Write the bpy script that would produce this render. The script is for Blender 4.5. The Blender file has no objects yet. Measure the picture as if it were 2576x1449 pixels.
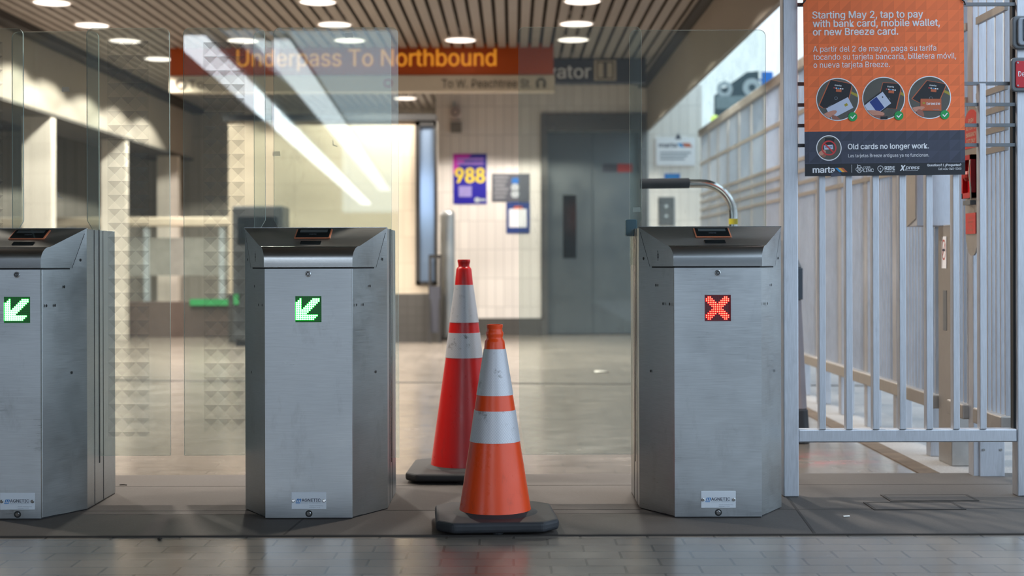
import bpy, bmesh, math, random
from mathutils import Vector, Matrix
random.seed(7)
SC = bpy.context.scene
COL = SC.collection
R = math.radians

# ------------------------------------------------------------------ camera, world, big lights, exposure
F, VX, VY, EYE = 3450.0, 1290.0, 658.0, 0.915          # focal length in px of the 2576 px frame, vanishing point, eye height
cd = bpy.data.cameras.new('camera')
cam = bpy.data.objects.new('camera', cd)
COL.objects.link(cam)
cam.location = (0, 0, EYE)
cam.rotation_euler = (Matrix.Rotation(R(90), 4, 'X') @ Matrix.Rotation(R(-0.155), 4, 'Z')).to_euler()
cd.sensor_width = 36
cd.lens = F * 36 / 2576
cd.shift_x = -(VX - 1288) / 2576
cd.shift_y = (VY - 724.5) / 2576
cd.clip_end = 300
cd.dof.use_dof = True
cd.dof.focus_distance = 4.97
cd.dof.aperture_fstop = 2.2
SC.camera = cam

W = bpy.data.worlds.new('sky')
SC.world = W
W.use_nodes = True
wt = W.node_tree
wt.nodes['Background'].inputs[0].default_value = (0.66, 0.82, 1.0, 1)
wt.nodes['Background'].inputs[1].default_value = 1.9

SPOT_W = 190.0
TUBE_E = 9.0
SC.view_settings.view_transform = 'Standard'
SC.view_settings.look = 'None'
SC.view_settings.gamma = 1
SC.view_settings.use_curve_mapping = False
SC.view_settings.exposure = 0.36
SC.cycles.max_bounces = 10
SC.cycles.transparent_max_bounces = 24
SC.cycles.sample_clamp_indirect = 6
SC.cycles.caustics_reflective = False


def PX(px, d): return (px - VX) * d / F
def PZ(py, d): return EYE - (py - VY) * d / F


# ------------------------------------------------------------------ materials
def lin(c):
    return tuple(((x / 255) / 12.92 if x / 255 <= 0.04045 else ((x / 255 + 0.055) / 1.055) ** 2.4) for x in c)


class NT:
    def __init__(s, name):
        s.m = bpy.data.materials.new(name)
        s.m.use_nodes = True
        s.t = s.m.node_tree
        s.b = s.t.nodes['Principled BSDF']
        s.out = s.t.nodes['Material Output']
    def n(s, kind, **kw):
        x = s.t.nodes.new(kind)
        for k, v in kw.items():
            setattr(x, k, v)
        return x
    def l(s, a, b): s.t.links.new(a, b)
    def val(s, sock, v):
        if hasattr(v, 'is_linked') or isinstance(v, bpy.types.NodeSocket): s.l(v, sock)
        else: sock.default_value = v
    def math(s, op, a, b=0.0, c=0.0):
        x = s.n('ShaderNodeMath', operation=op)
        s.val(x.inputs[0], a); s.val(x.inputs[1], b)
        if op in ('MULTIPLY_ADD', 'COMPARE', 'SMOOTH_MIN'): s.val(x.inputs[2], c)
        return x.outputs[0]
    def ramp(s, v, lo, hi, a=0.0, b=1.0):
        x = s.n('ShaderNodeMapRange')
        s.val(x.inputs[0], v); x.inputs[1].default_value = lo; x.inputs[2].default_value = hi
        x.inputs[3].default_value = a; x.inputs[4].default_value = b
        return x.outputs[0]
    def mix(s, f, a, b, blend='MIX'):
        x = s.n('ShaderNodeMix', data_type='RGBA', blend_type=blend)
        s.val(x.inputs[0], f)
        for i, v in ((6, a), (7, b)):
            if isinstance(v, bpy.types.NodeSocket): s.l(v, x.inputs[i])
            else: x.inputs[i].default_value = (*v[:3], 1)
        return x.outputs[2]
    def noise(s, vec, scale, detail=4, rough=0.55):
        x = s.n('ShaderNodeTexNoise')
        x.inputs['Scale'].default_value = scale; x.inputs['Detail'].default_value = detail; x.inputs['Roughness'].default_value = rough
        if vec is not None: s.l(vec, x.inputs['Vector'])
        return x.outputs[0]
    def pos(s): return s.n('ShaderNodeNewGeometry').outputs['Position']
    def obj(s): return s.n('ShaderNodeTexCoord').outputs['Object']
    def map(s, vec, scale=(1, 1, 1), loc=(0, 0, 0), rot=(0, 0, 0)):
        x = s.n('ShaderNodeMapping')
        s.l(vec, x.inputs[0]); x.inputs[1].default_value = loc; x.inputs[2].default_value = rot; x.inputs[3].default_value = scale
        return x.outputs[0]
    def sep(s, vec):
        x = s.n('ShaderNodeSeparateXYZ'); s.l(vec, x.inputs[0]); return x.outputs
    def bump(s, h, strength=0.2, dist=0.01):
        x = s.n('ShaderNodeBump'); x.inputs['Strength'].default_value = strength; x.inputs['Distance'].default_value = dist
        s.l(h, x.inputs['Height']); s.l(x.outputs[0], s.b.inputs['Normal'])
    def set(s, **kw):
        names = dict(col='Base Color', rough='Roughness', metal='Metallic', emit='Emission Color', es='Emission Strength', spec='Specular IOR Level',
                     coat='Coat Weight', coatr='Coat Roughness', aniso='Anisotropic', alpha='Alpha', trans='Transmission Weight')
        for k, v in kw.items():
            sk = s.b.inputs[names[k]]
            if isinstance(v, bpy.types.NodeSocket): s.l(v, sk)
            elif isinstance(v, tuple): sk.default_value = (*v[:3], 1)
            else: sk.default_value = v
        return s


def plain(name, rgb, rough=0.5, metal=0.0, var=0.12, scale=9.0, bump=0.0, **kw):
    k = NT(name)
    c = lin(rgb)
    nz = k.noise(k.pos(), scale, 5)
    f = k.ramp(nz, 0.3, 0.7, 1 - var, 1 + var)
    mul = k.n('ShaderNodeVectorMath', operation='SCALE')
    mul.inputs[0].default_value = c
    k.l(f, mul.inputs['Scale'])
    k.set(col=mul.outputs[0], rough=rough, metal=metal, **kw)
    if bump: k.bump(nz, bump, 0.003)
    return k.m


def emis(name, rgb, strength):
    k = NT(name)
    k.set(col=(0.02, 0.02, 0.02), emit=lin(rgb), es=strength)
    return k.m


def brushed(name, rgb, rough=0.34, stretch=(3, 3, 160), dirt=0.22):
    k = NT(name)
    p = k.pos()
    fine = k.noise(k.map(p, stretch), 6.0, 3)
    big = k.noise(p, 3.2, 6, 0.62)
    blot = k.noise(k.map(p, (1, 1, .45)), 11.0, 6, 0.7)
    d = k.ramp(blot, 0.56, 0.75, 0.0, dirt)
    base = k.mix(k.ramp(fine, .3, .7, 0, 1), tuple(x * 0.90 for x in lin(rgb)), tuple(min(1, x * 1.10) for x in lin(rgb)))
    col = k.mix(d, base, (0.20, 0.20, 0.19))
    r = k.math('ADD', k.ramp(fine, .3, .7, rough - .05, rough + .05), k.ramp(big, .35, .7, -.05, .12) if dirt > .05 else 0.0)
    k.set(col=col, metal=1.0, rough=r, aniso=0.35)
    if dirt > .05: k.bump(fine, 0.02, 0.0003)
    return k.m


def glassmat(name, tint=(0.925, 0.965, 0.945), smear=0.13):
    k = NT(name)
    t = k.t
    t.nodes.remove(k.b)
    tr = k.n('ShaderNodeBsdfTransparent'); tr.inputs[0].default_value = (*tint, 1)
    gl = k.n('ShaderNodeBsdfGlossy'); gl.inputs['Roughness'].default_value = 0.015; gl.inputs[0].default_value = (1, 1, 1, 1)
    fr = k.n('ShaderNodeFresnel'); fr.inputs[0].default_value = 1.5
    m1 = k.n('ShaderNodeMixShader'); k.l(fr.outputs[0], m1.inputs[0]); k.l(tr.outputs[0], m1.inputs[1]); k.l(gl.outputs[0], m1.inputs[2])
    df = k.n('ShaderNodeBsdfDiffuse'); df.inputs[0].default_value = (0.62, 0.66, 0.64, 1)
    p = k.pos()
    a = k.ramp(k.noise(p, 3.0, 8, 0.7), 0.50, 0.80, 0.0, 1.0)
    b = k.ramp(k.noise(k.map(p, (1, 1, .5)), 28.0, 8, 0.75), 0.52, 0.75, 0.0, 1.0)
    s = k.math('MULTIPLY_ADD', k.math('MULTIPLY', a, b), smear * 2.2, 0.035)
    m2 = k.n('ShaderNodeMixShader'); k.l(s, m2.inputs[0]); k.l(m1.outputs[0], m2.inputs[1]); k.l(df.outputs[0], m2.inputs[2])
    k.l(m2.outputs[0], k.out.inputs[0])
    return k.m


def clearmix(name, rgb, alpha, rough=0.4):
    k = NT(name)
    k.set(col=lin(rgb), rough=rough, alpha=alpha)
    return k.m


def filmmat(cell, x0, z0):
    k = NT('etched_film')
    t = k.t
    t.nodes.remove(k.b)
    o = k.sep(k.obj())
    ux = k.math('DIVIDE', k.math('SUBTRACT', o[0], x0), cell)
    vz = k.math('DIVIDE', k.math('SUBTRACT', o[2], z0), cell)
    u = k.math('FRACT', ux); v = k.math('FRACT', vz)
    au = k.math('ABSOLUTE', k.math('SUBTRACT', u, 0.5))
    top = k.math('GREATER_THAN', v, k.math('ADD', 0.5, au))
    bot = k.math('LESS_THAN', v, k.math('SUBTRACT', 0.5, au))
    # fine screen lines on the two side triangles
    ln = k.math('GREATER_THAN', k.math('FRACT', k.math('MULTIPLY', k.math('ADD', ux, vz), 14.0)), 0.5)
    side = k.math('MULTIPLY_ADD', ln, 0.10, 0.06)
    op = k.math('MULTIPLY', side, k.math('SUBTRACT', 1.0, k.math('ADD', top, bot)))
    op = k.math('ADD', op, k.math('MULTIPLY_ADD', top, 0.30, 0.02))
    tr = k.n('ShaderNodeBsdfTransparent')
    df = k.n('ShaderNodeBsdfDiffuse'); df.inputs[0].default_value = (0.30, 0.33, 0.32, 1)
    tl = k.n('ShaderNodeBsdfTranslucent'); tl.inputs[0].default_value = (0.26, 0.28, 0.27, 1)
    ad = k.n('ShaderNodeMixShader'); ad.inputs[0].default_value = 0.4
    k.l(df.outputs[0], ad.inputs[1]); k.l(tl.outputs[0], ad.inputs[2])
    m2 = k.n('ShaderNodeMixShader'); k.l(op, m2.inputs[0]); k.l(tr.outputs[0], m2.inputs[1]); k.l(ad.outputs[0], m2.inputs[2])
    k.l(m2.outputs[0], k.out.inputs[0])
    return k.m


def tilemat(name, rgb, tw, th, mortar=0.006, mcol=0.72, rough=0.3, axis='XZ', var=0.05, offset=0.0):
    k = NT(name)
    p = k.sep(k.pos())
    cmb = k.n('ShaderNodeCombineXYZ')
    if axis == 'BOTH':
        k.l(k.math('ADD', p[0], p[1]), cmb.inputs[0])
    else:
        k.l(p[0] if axis[0] == 'X' else p[1], cmb.inputs[0])
    k.l(p[1] if axis[1] == 'Y' else p[2], cmb.inputs[1])
    br = k.n('ShaderNodeTexBrick', offset=offset)
    k.l(cmb.outputs[0], br.inputs['Vector'])
    c = lin(rgb)
    br.inputs['Color1'].default_value = (*[x * (1 - var) for x in c], 1)
    br.inputs['Color2'].default_value = (*[min(1, x * (1 + var)) for x in c], 1)
    br.inputs['Mortar'].default_value = (*[x * mcol for x in c], 1)
    br.inputs['Scale'].default_value = 1.0
    br.inputs['Mortar Size'].default_value = mortar
    br.inputs['Mortar Smooth'].default_value = 0.2
    br.inputs['Brick Width'].default_value = tw
    br.inputs['Row Height'].default_value = th
    k.set(col=br.outputs[0], rough=rough)
    return k


# floor pavers
def pavers():
    k = tilemat('brick_pavers', (116, 109, 101), 0.222, 0.1005, 0.0045, 0.50, 0.33, 'XY', 0.09, 0.5)
    p = k.pos()
    src = k.b.inputs['Base Color'].links[0].from_socket
    big = k.noise(p, 0.9, 6, 0.6)
    spk = k.noise(p, 60, 4, 0.7)
    c = k.mix(k.ramp(big, .35, .7, 0, .30), src, lin((160, 150, 138)))
    c = k.mix(k.ramp(spk, .62, .8, 0, .08), c, lin((70, 66, 62)))
    # spilled red drink stain on the walkway beyond the railing
    s = k.sep(p)
    dx = k.math('DIVIDE', k.math('SUBTRACT', s[0], 1.42), 0.34)
    dy = k.math('DIVIDE', k.math('SUBTRACT', s[1], 6.35), 0.34)
    dd = k.math('ADD', k.math('MULTIPLY', dx, dx), k.math('MULTIPLY', dy, dy))
    st = k.math('MULTIPLY', k.ramp(dd, 0.0, 1.0, 1.0, 0.0), k.ramp(k.noise(p, 7, 5, .7), .46, .68, 0, .55))
    c = k.mix(st, c, lin((196, 88, 92)))
    k.set(col=c, rough=k.ramp(k.noise(p, 5, 5), .3, .7, .17, .27))
    k.bump(spk, 0.03, 0.002)
    return k.m


def concrete(name, rgb, spk=0.35, scale=130, rough=0.62):
    k = NT(name)
    p = k.pos()
    c0 = lin(rgb)
    big = k.noise(p, 2.2, 7, 0.62)
    c = k.mix(k.ramp(big, .3, .7), tuple(x * .80 for x in c0), tuple(x * 1.18 for x in c0))
    sp = k.noise(p, scale, 3, .7)
    c = k.mix(k.ramp(sp, .58, .72, 0, spk), c, tuple(min(1, x * 2.4) for x in c0))
    c = k.mix(k.ramp(sp, .42, .28, 0, spk), c, tuple(x * .45 for x in c0))
    k.set(col=c, rough=k.ramp(big, .3, .7, rough - .08, rough + .08))
    k.bump(sp, 0.25, 0.003)
    return k.m


def postermat(name, rgb, cell, var):
    k = NT(name)
    o = k.sep(k.obj())
    u0 = k.math('DIVIDE', o[0], cell); v0 = k.math('DIVIDE', o[2], cell)
    u = k.math('FRACT', u0); v = k.math('FRACT', v0)
    lower = k.math('GREATER_THAN', u, v)
    cmb = k.n('ShaderNodeCombineXYZ')
    k.l(k.math('FLOOR', u0), cmb.inputs[0]); k.l(k.math('FLOOR', v0), cmb.inputs[1]); k.l(lower, cmb.inputs[2])
    wn = k.n('ShaderNodeTexWhiteNoise'); k.l(cmb.outputs[0], wn.inputs[0])
    f = k.math('MULTIPLY_ADD', wn.outputs[0], var * .9, k.math('MULTIPLY', lower, -var))
    f = k.math('ADD', f, 1.0)
    mul = k.n('ShaderNodeVectorMath', operation='SCALE')
    mul.inputs[0].default_value = lin(rgb); k.l(f, mul.inputs['Scale'])
    k.set(col=mul.outputs[0], rough=0.5)
    return k.m


def conemat(name, rgb, scuff=0.55):
    k = NT(name)
    p = k.obj()
    c = lin(rgb)
    sc = k.noise(k.map(p, (1, 1, .5)), 9, 8, .72)
    st = k.noise(k.map(p, (1, 1, .22), rot=(0.5, 0.3, 0)), 30, 6, .7)
    f = k.math('MULTIPLY', k.ramp(sc, .54, .70, 0, 1), k.ramp(st, .45, .65, 0, scuff))
    col = k.mix(f, c, (0.06, 0.02, 0.015))
    col = k.mix(k.ramp(k.noise(p, 4, 3), .3, .7, 0, .18), col, tuple(x * .7 for x in c))
    k.set(col=col, rough=k.ramp(sc, .3, .7, .22, .42))
    return k.m


def reflectivemat():
    k = NT('retroreflective_white')
    p = k.obj()
    s = k.sep(p)
    ang = k.math('ARCTAN2', s[1], s[0])
    a = k.math('MULTIPLY', ang, 9.0); b = k.math('MULTIPLY', s[2], 95.0)
    g1 = k.math('PINGPONG', k.math('ADD', a, b), 0.5); g2 = k.math('PINGPONG', k.math('SUBTRACT', a, b), 0.5)
    g = k.math('MINIMUM', g1, g2)
    line = k.ramp(g, 0.0, 0.10, 1, 0)
    c = k.mix(line, lin((214, 214, 218)), lin((176, 176, 182)))
    sc = k.noise(p, 24, 7, .75)
    big = k.noise(p, 9, 4, .6)
    d = k.math('MULTIPLY', k.ramp(sc, .56, .66, 0, 1), k.ramp(big, .44, .62, 0, .9))
    c = k.mix(d, c, lin((84, 78, 74)))
    k.set(col=c, rough=.38, metal=.12)
    return k.m


M = {}
M['pavers'] = pavers()
M['strip'] = concrete('dark_concrete', (78, 72, 67), 0.30, 150, .7)
M['walk'] = concrete('walkway_concrete', (112, 106, 101), 0.18, 120, .6)
M['aggregate'] = concrete('pale_aggregate', (150, 148, 146), 0.55, 110, .75)
M['joint'] = plain('joint_dark', (52, 47, 43), .8)
M['steel'] = brushed('brushed_steel', (186, 190, 190), 0.36, (3, 3, 160))
M['steel_front'] = brushed('brushed_steel_front', (190, 194, 196), 0.34, (2.5, 3, 190), .3)
M['steel_cap'] = plain('rolled_steel', (172, 174, 174), .26, 1.0, .03)
M['steel_slope'] = brushed('brushed_steel_slope', (170, 170, 165), 0.46, (2.5, 150, 150), .04)
M['chrome'] = plain('polished_steel', (205, 206, 206), .14, 1.0, .04)
M['alu'] = brushed('mill_aluminium', (196, 199, 205), 0.50, (60, 60, 3), .22)
M['alu_dark'] = plain('dark_grey_bar', (112, 116, 120), .45, .5)  # even dark grey for thin rails, brackets and legs
M['seam'] = plain('seam_dark', (34, 35, 36), .6)
M['glass'] = glassmat('clear_glass')
M['glass_edge'] = clearmix('glass_edge', (196, 222, 216), 0.85, 0.15)
M['black'] = plain('black_plastic', (22, 23, 25), .35)
M['screen'] = plain('dark_screen', (26, 30, 32), .08, 0, .05)
M['lcd'] = plain('grey_lcd', (92, 98, 98), .1, 0, .05)
M['orange_rim'] = plain('orange_rim', (206, 122, 84), .4)
M['ledback'] = plain('led_board', (10, 12, 12), .4)
M['led_g'] = emis('led_green', (84, 255, 104), 13.0)
M['led_gg'] = emis('led_green_glow', (10, 235, 50), .85)  # glow spreading between the green dots, painted as board emission
M['led_r'] = emis('led_red', (255, 118, 90), 3.2)
M['led_rr'] = emis('led_red_glow', (225, 6, 20), .75)  # red spill between the dots, given to the board as emission
M['led_bg'] = emis('led_halo_green', (0, 66, 18), 1.0)  # faint green halo over the whole display, painted as emission
M['led_br'] = emis('led_halo_red', (58, 2, 14), 1.0)  # faint red halo, painted likewise
M['led_off'] = plain('led_off', (48, 22, 30), .3)
M['plate'] = plain('name_plate', (218, 224, 230), .45, 0, .03)
M['ink'] = plain('ink_navy', (48, 54, 76), .5, 0, .03)
M['inkgrey'] = plain('ink_grey', (140, 150, 162), .5, 0, .03)
M['inkblue'] = plain('ink_blue', (20, 118, 190), .5, 0, .03)
M['white'] = plain('print_white', (240, 241, 246), .5, 0, .03)
M['cone_o'] = conemat('orange_pvc', (246, 78, 22))
M['cone_r'] = conemat('red_pvc', (228, 26, 24), .4)
M['refl'] = reflectivemat()
M['rubber'] = plain('black_rubber', (40, 42, 46), .62, 0, .25, 14, .15)
M['rubber_k'] = plain('darker_rubber', (26, 26, 27), .65, 0, .25, 14, .15)
M['p_orange'] = postermat('poster_orange', (250, 118, 58), .0415, .13)
M['p_navy'] = postermat('poster_navy', (58, 62, 80), .0415, .22)
M['p_black'] = plain('poster_black', (18, 22, 32), .45, 0, .03)
M['p_green'] = plain('tick_green', (18, 158, 78), .5, 0, .03)
M['p_grey'] = plain('photo_grey', (86, 84, 78), .5, 0, .2)
M['p_dark'] = plain('photo_black', (16, 18, 26), .5, 0, .1)
M['p_rim'] = plain('photo_orange', (196, 98, 58), .5, 0, .05)
M['p_card'] = plain('photo_card', (196, 204, 226), .5, 0, .04)
M['p_skin'] = plain('photo_skin', (204, 142, 120), .5, 0, .08)
M['p_skin2'] = plain('photo_skin_shade', (158, 98, 80), .5, 0, .08)
M['p_blue'] = plain('photo_blue', (18, 52, 132), .5, 0, .2)
M['p_red'] = plain('photo_red', (208, 54, 58), .5, 0, .04)
M['p_yel'] = plain('print_yellow', (238, 172, 62), .5, 0, .04)
M['p_cyan'] = plain('print_cyan', (36, 146, 210), .5, 0, .04)
M['p_gold'] = plain('photo_gold', (168, 152, 44), .5, 0, .1)
M['tile_white'] = tilemat('white_tile', (234, 228, 221), .109, .355, .005, .74, .28).m
M['tile_pier'] = tilemat('pier_tile', (226, 218, 206), .14, .30, .004, .84, .3, 'BOTH').m
M['tile_cream'] = tilemat('cream_tile', (206, 192, 171), .62, .30, .006, .84, .35).m
M['tile_base'] = tilemat('base_tile', (78, 76, 73), .10, .10, .006, .8, .4).m
M['tile_far'] = tilemat('grey_far_tile', (158, 153, 144), .16, .9, .01, .75, .5).m
M['slat'] = plain('ceiling_slat', (146, 138, 129), .5, .0, .10, .9)
M['void'] = plain('ceiling_void', (92, 84, 76), .9)
M['fascia'] = plain('fascia_plaster', (156, 148, 137), .7, 0, .05, .8)
M['soffit'] = plain('soffit_dark', (84, 80, 75), .8)
M['trim_dark'] = plain('trim_dark', (38, 37, 36), .5)
M['lamp'] = emis('lamp_lens', (255, 240, 226), 2.0)
M['tube'] = emis('tube_light', (236, 244, 255), TUBE_E)
M['tube_dim'] = emis('tube_light_dim', (232, 242, 255), TUBE_E * .5)
M['sign_o'] = plain('sign_orange', (178, 74, 8), .4, 0, .1, .8)
M['sign_c'] = plain('sign_cream', (206, 194, 174), .45, 0, .03)
M['amber'] = plain('amber_letters', (252, 178, 66), .5, 0, .03, emit=lin((250, 160, 40)), es=.30)  # weak emission added to brighten the letters
M['signgrey'] = plain('sign_grey', (72, 74, 84), .45, 0, .05)
M['inkdark'] = plain('ink_dark', (92, 86, 76), .5)
M['door'] = brushed('elevator_steel', (118, 124, 126), .40, (40, 3, 3), .15)
M['doorframe'] = brushed('elevator_frame', (128, 126, 122), .32, (3, 3, 60), .1)
M['fence_tan'] = brushed('warm_reflect_aluminium', (182, 178, 173), .46, (3, 60, 3), .3)  # warm tone reflected from the hall, put into the metal colour
M['outwall'] = concrete('outer_wall_concrete', (214, 208, 198), .08, 40, .7)
M['teal'] = plain('billboard_teal', (54, 74, 82), .5, 0, .1)
M['palegrey'] = plain('pale_grey', (176, 186, 190), .5)
M['blue'] = plain('sign_blue', (28, 110, 190), .5, 0, .05)
M['red'] = plain('sign_red', (200, 14, 34), .35, 0, .05)
M['red_d'] = plain('sign_red_dull', (178, 54, 48), .45, 0, .06)
M['red_box'] = plain('box_red', (168, 16, 26), .4, 0, .1)
M['grey_box'] = plain('grey_enclosure', (106, 110, 114), .45, .2, .06)
M['grey_pl'] = plain('pale_bin', (168, 160, 164), .55, 0, .05)
M['navy_pl'] = plain('navy_lid', (44, 60, 76), .5, 0, .05)
M['dark_pl'] = plain('charcoal_base', (52, 56, 62), .6, 0, .05)
M['foam'] = plain('black_foam', (26, 26, 34), .9, 0, .1)
M['yellow'] = plain('yellow_tape', (226, 206, 24), .5, 0, .05)
M['taupe'] = plain('taupe_cabinet', (72, 74, 76), .5, .2, .08)
M['p988'] = plain('poster_blue', (24, 16, 150), .4, 0, .06)
M['pink'] = plain('poster_pink', (196, 30, 176), .4)
M['y988'] = plain('poster_yellow', (240, 214, 40), .4, 0, .04)
M['greyposter'] = plain('poster_slate', (86, 90, 100), .45, 0, .1)
M['bluepost'] = plain('poster_mid_blue', (40, 64, 128), .45, 0, .1)
M['bluepad'] = clearmix('blue_pad', (66, 108, 128), .8, .5)
M['scrap'] = clearmix('tape_scrap', (206, 208, 202), .55, .6)
M['green_l'] = emis('green_lamp_and_streak', (60, 200, 104), .55)  # cabinet indicator, and the added green reflection streak
M['green_y'] = emis('lime_lamp', (214, 250, 120), 1.1)
M['case_glass'] = NT('reflection_tinted_glass').set(col=lin((140, 160, 186)), rough=.10, metal=.5).m  # blue-white reflection put into the pane colour
M['paper'] = plain('paper_scrap', (226, 222, 214), .7)
M['bark'] = plain('dry_leaf', (40, 34, 28), .8)


# ------------------------------------------------------------------ mesh builder
_fc = {}
try:
    FONT = bpy.data.fonts.load(bpy.utils.system_resource('DATAFILES', path='fonts') + '/Inter.woff2')
except Exception:
    FONT = None


def text_geo(body, bold=0.0, shear=0.0, space=1.0):
    key = (body, bold, shear, space)
    if key not in _fc:
        cu = bpy.data.curves.new('t', 'FONT')
        cu.body = body
        if FONT: cu.font = FONT
        cu.shear = shear; cu.space_character = space; cu.resolution_u = 3; cu.fill_mode = 'FRONT'
        ob = bpy.data.objects.new('t', cu)
        COL.objects.link(ob)
        dg = bpy.context.evaluated_depsgraph_get()
        ev = ob.evaluated_get(dg)
        me = ev.to_mesh()
        vs = [(v.co.x, v.co.y) for v in me.vertices]
        fs = [tuple(p.vertices) for p in me.polygons]
        ev.to_mesh_clear()
        bpy.data.objects.remove(ob); bpy.data.curves.remove(cu)
        # some glyph outlines overlap: give neighbouring faces very slightly different depths
        nv, nf = [], []
        for q, f in enumerate(fs):
            nf.append(tuple(range(len(nv), len(nv) + len(f))))
            nv += [(vs[i][0], vs[i][1], q % 7) for i in f]
        vs, fs = nv, nf
        _fc[key] = (vs, fs)
    return _fc[key]


class MB:
    def __init__(s): s.v = []; s.f = []; s.m = []
    def poly(s, pts, mi=0):
        k = len(s.v); s.v += [tuple(p) for p in pts]; s.f.append(tuple(range(k, k + len(pts)))); s.m.append(mi); return s
    def raw(s, vs, fs, mi=0):
        k = len(s.v); s.v += [tuple(p) for p in vs]
        for f in fs: s.f.append(tuple(i + k for i in f)); s.m.append(mi)
        return s
    def box(s, x0, x1, y0, y1, z0, z1, mi=0):
        v = [(x, y, z) for z in (z0, z1) for y in (y0, y1) for x in (x0, x1)]
        return s.raw(v, [(0, 2, 3, 1), (4, 5, 7, 6), (0, 1, 5, 4), (2, 6, 7, 3), (0, 4, 6, 2), (1, 3, 7, 5)], mi)
    def prism(s, pts, fn, t0, t1, mi=0, side=None):
        n = len(pts)
        a = [fn(p, t0) for p in pts]; b = [fn(p, t1) for p in pts]
        k = len(s.v); s.v += a + b
        s.f.append(tuple(range(k, k + n))[::-1]); s.m.append(mi)
        s.f.append(tuple(range(k + n, k + 2 * n))); s.m.append(mi)
        for i in range(n):
            j = (i + 1) % n
            s.f.append((k + i, k + j, k + n + j, k + n + i)); s.m.append(mi if side is None else side)
        return s
    def xz(s, pts, y0, y1, mi=0, side=None): return s.prism(pts, lambda p, t: (p[0], t, p[1]), y0, y1, mi, side)
    def xy(s, pts, z0, z1, mi=0): return s.prism(pts, lambda p, t: (p[0], p[1], t), z0, z1, mi)
    def yz(s, pts, x0, x1, mi=0): return s.prism(pts, lambda p, t: (t, p[0], p[1]), x0, x1, mi)
    def lathe(s, prof, n=40, cx=0, cy=0, mi=0, cap=True):
        k = len(s.v)
        for r, z in prof:
            for i in range(n):
                a = 2 * math.pi * i / n
                s.v.append((cx + r * math.cos(a), cy + r * math.sin(a), z))
        for j in range(len(prof) - 1):
            for i in range(n):
                i2 = (i + 1) % n
                s.f.append((k + j * n + i, k + j * n + i2, k + (j + 1) * n + i2, k + (j + 1) * n + i)); s.m.append(mi)
        if cap:
            s.f.append(tuple(k + i for i in range(n))[::-1]); s.m.append(mi)
            s.f.append(tuple(k + (len(prof) - 1) * n + i for i in range(n))); s.m.append(mi)
        return s
    def tube(s, path, r, n=16, mi=0):
        k = len(s.v); P = [Vector(p) for p in path]
        ref = None
        for i, p in enumerate(P):
            t = (P[min(i + 1, len(P) - 1)] - P[max(i - 1, 0)]).normalized()
            if ref is None:
                ref = Vector((0, 1, 0)) if abs(t.y) < .9 else Vector((1, 0, 0))
            a = (ref - t * ref.dot(t)).normalized(); b = t.cross(a); ref = a
            rr = r[i] if isinstance(r, (list, tuple)) else r
            for q in range(n):
                th = 2 * math.pi * q / n
                s.v.append(tuple(p + a * rr * math.cos(th) + b * rr * math.sin(th)))
        for i in range(len(P) - 1):
            for q in range(n):
                q2 = (q + 1) % n
                s.f.append((k + i * n + q, k + i * n + q2, k + (i + 1) * n + q2, k + (i + 1) * n + q)); s.m.append(mi)
        s.f.append(tuple(k + q for q in range(n))[::-1]); s.m.append(mi)
        s.f.append(tuple(k + (len(P) - 1) * n + q for q in range(n))); s.m.append(mi)
        return s
    def disc(s, x, z, r, y, mi=0, n=24, rx=None):
        return s.poly([(x + (rx or r) * math.cos(2 * math.pi * i / n), y, z + r * math.sin(2 * math.pi * i / n)) for i in range(n)], mi)
    def ring(s, x, z, r0, r1, y, mi=0, n=32, a0=0, a1=360):
        full = a1 - a0 >= 360
        for i in range(n):
            t0 = R(a0 + (a1 - a0) * i / n); t1 = R(a0 + (a1 - a0) * (i + 1) / n)
            s.poly([(x + r * math.cos(t), y, z + r * math.sin(t)) for r, t in ((r0, t0), (r1, t0), (r1, t1), (r0, t1))], mi)
        return s
    def button(s, x, z, r, y0, y1, mi=0, n=20):      # a short round stud standing on a plane that faces the camera
        return s.xz([(x + r * math.cos(2 * math.pi * i / n), z + r * math.sin(2 * math.pi * i / n)) for i in range(n)], y0, y1, mi)
    def text(s, body, x0, x1, base, cap, y, mi=0, bold=0.0, shear=0.0, fn=None, space=1.0):
        vs, fs = text_geo(body, bold, shear, space)
        if not vs: return s
        H = text_geo('H', 0, 0)[0]
        ch = max(v[1] for v in H)
        mn = min(v[0] for v in vs); mx = max(v[0] for v in vs)
        fn = fn or (lambda u, w: (u, y, w))
        e = bold * cap * 1.5
        for k, (dx, dz) in enumerate(((0, 0),) if not bold else ((-e, 0), (e, 0), (0, -e * .5), (0, e * .5))):
            pts = [fn(x0 + e + (v[0] - mn) / (mx - mn) * (x1 - x0 - 2 * e) + dx, base + v[1] / ch * cap + dz) for v in vs]
            s.raw([(p[0] - k * 6e-5 - v[2] * 8e-6, p[1] - k * 6e-5 - v[2] * 8e-6, p[2]) for p, v in zip(pts, vs)], fs, mi)
        return s
    def build(s, name, mats, parent=None, smooth=None, bevel=0.0, seg=2, fix=True):
        me = bpy.data.meshes.new(name)
        me.from_pydata(s.v, [], s.f)
        if not isinstance(mats, (list, tuple)): mats = [mats]
        for m in mats: me.materials.append(M[m] if isinstance(m, str) else m)
        me.polygons.foreach_set('material_index', s.m)
        if fix:
            bm = bmesh.new(); bm.from_mesh(me)
            bmesh.ops.recalc_face_normals(bm, faces=bm.faces)
            bm.to_mesh(me); bm.free()
        if smooth:
            me.polygons.foreach_set('use_smooth', [True] * len(me.polygons))
            me.set_sharp_from_angle(angle=R(smooth))
        o = bpy.data.objects.new(name, me)
        COL.objects.link(o)
        if parent: o.parent = parent
        if bevel:
            b = o.modifiers.new('bevel', 'BEVEL'); b.width = bevel; b.segments = seg; b.limit_method = 'ANGLE'; b.angle_limit = R(40)
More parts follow.
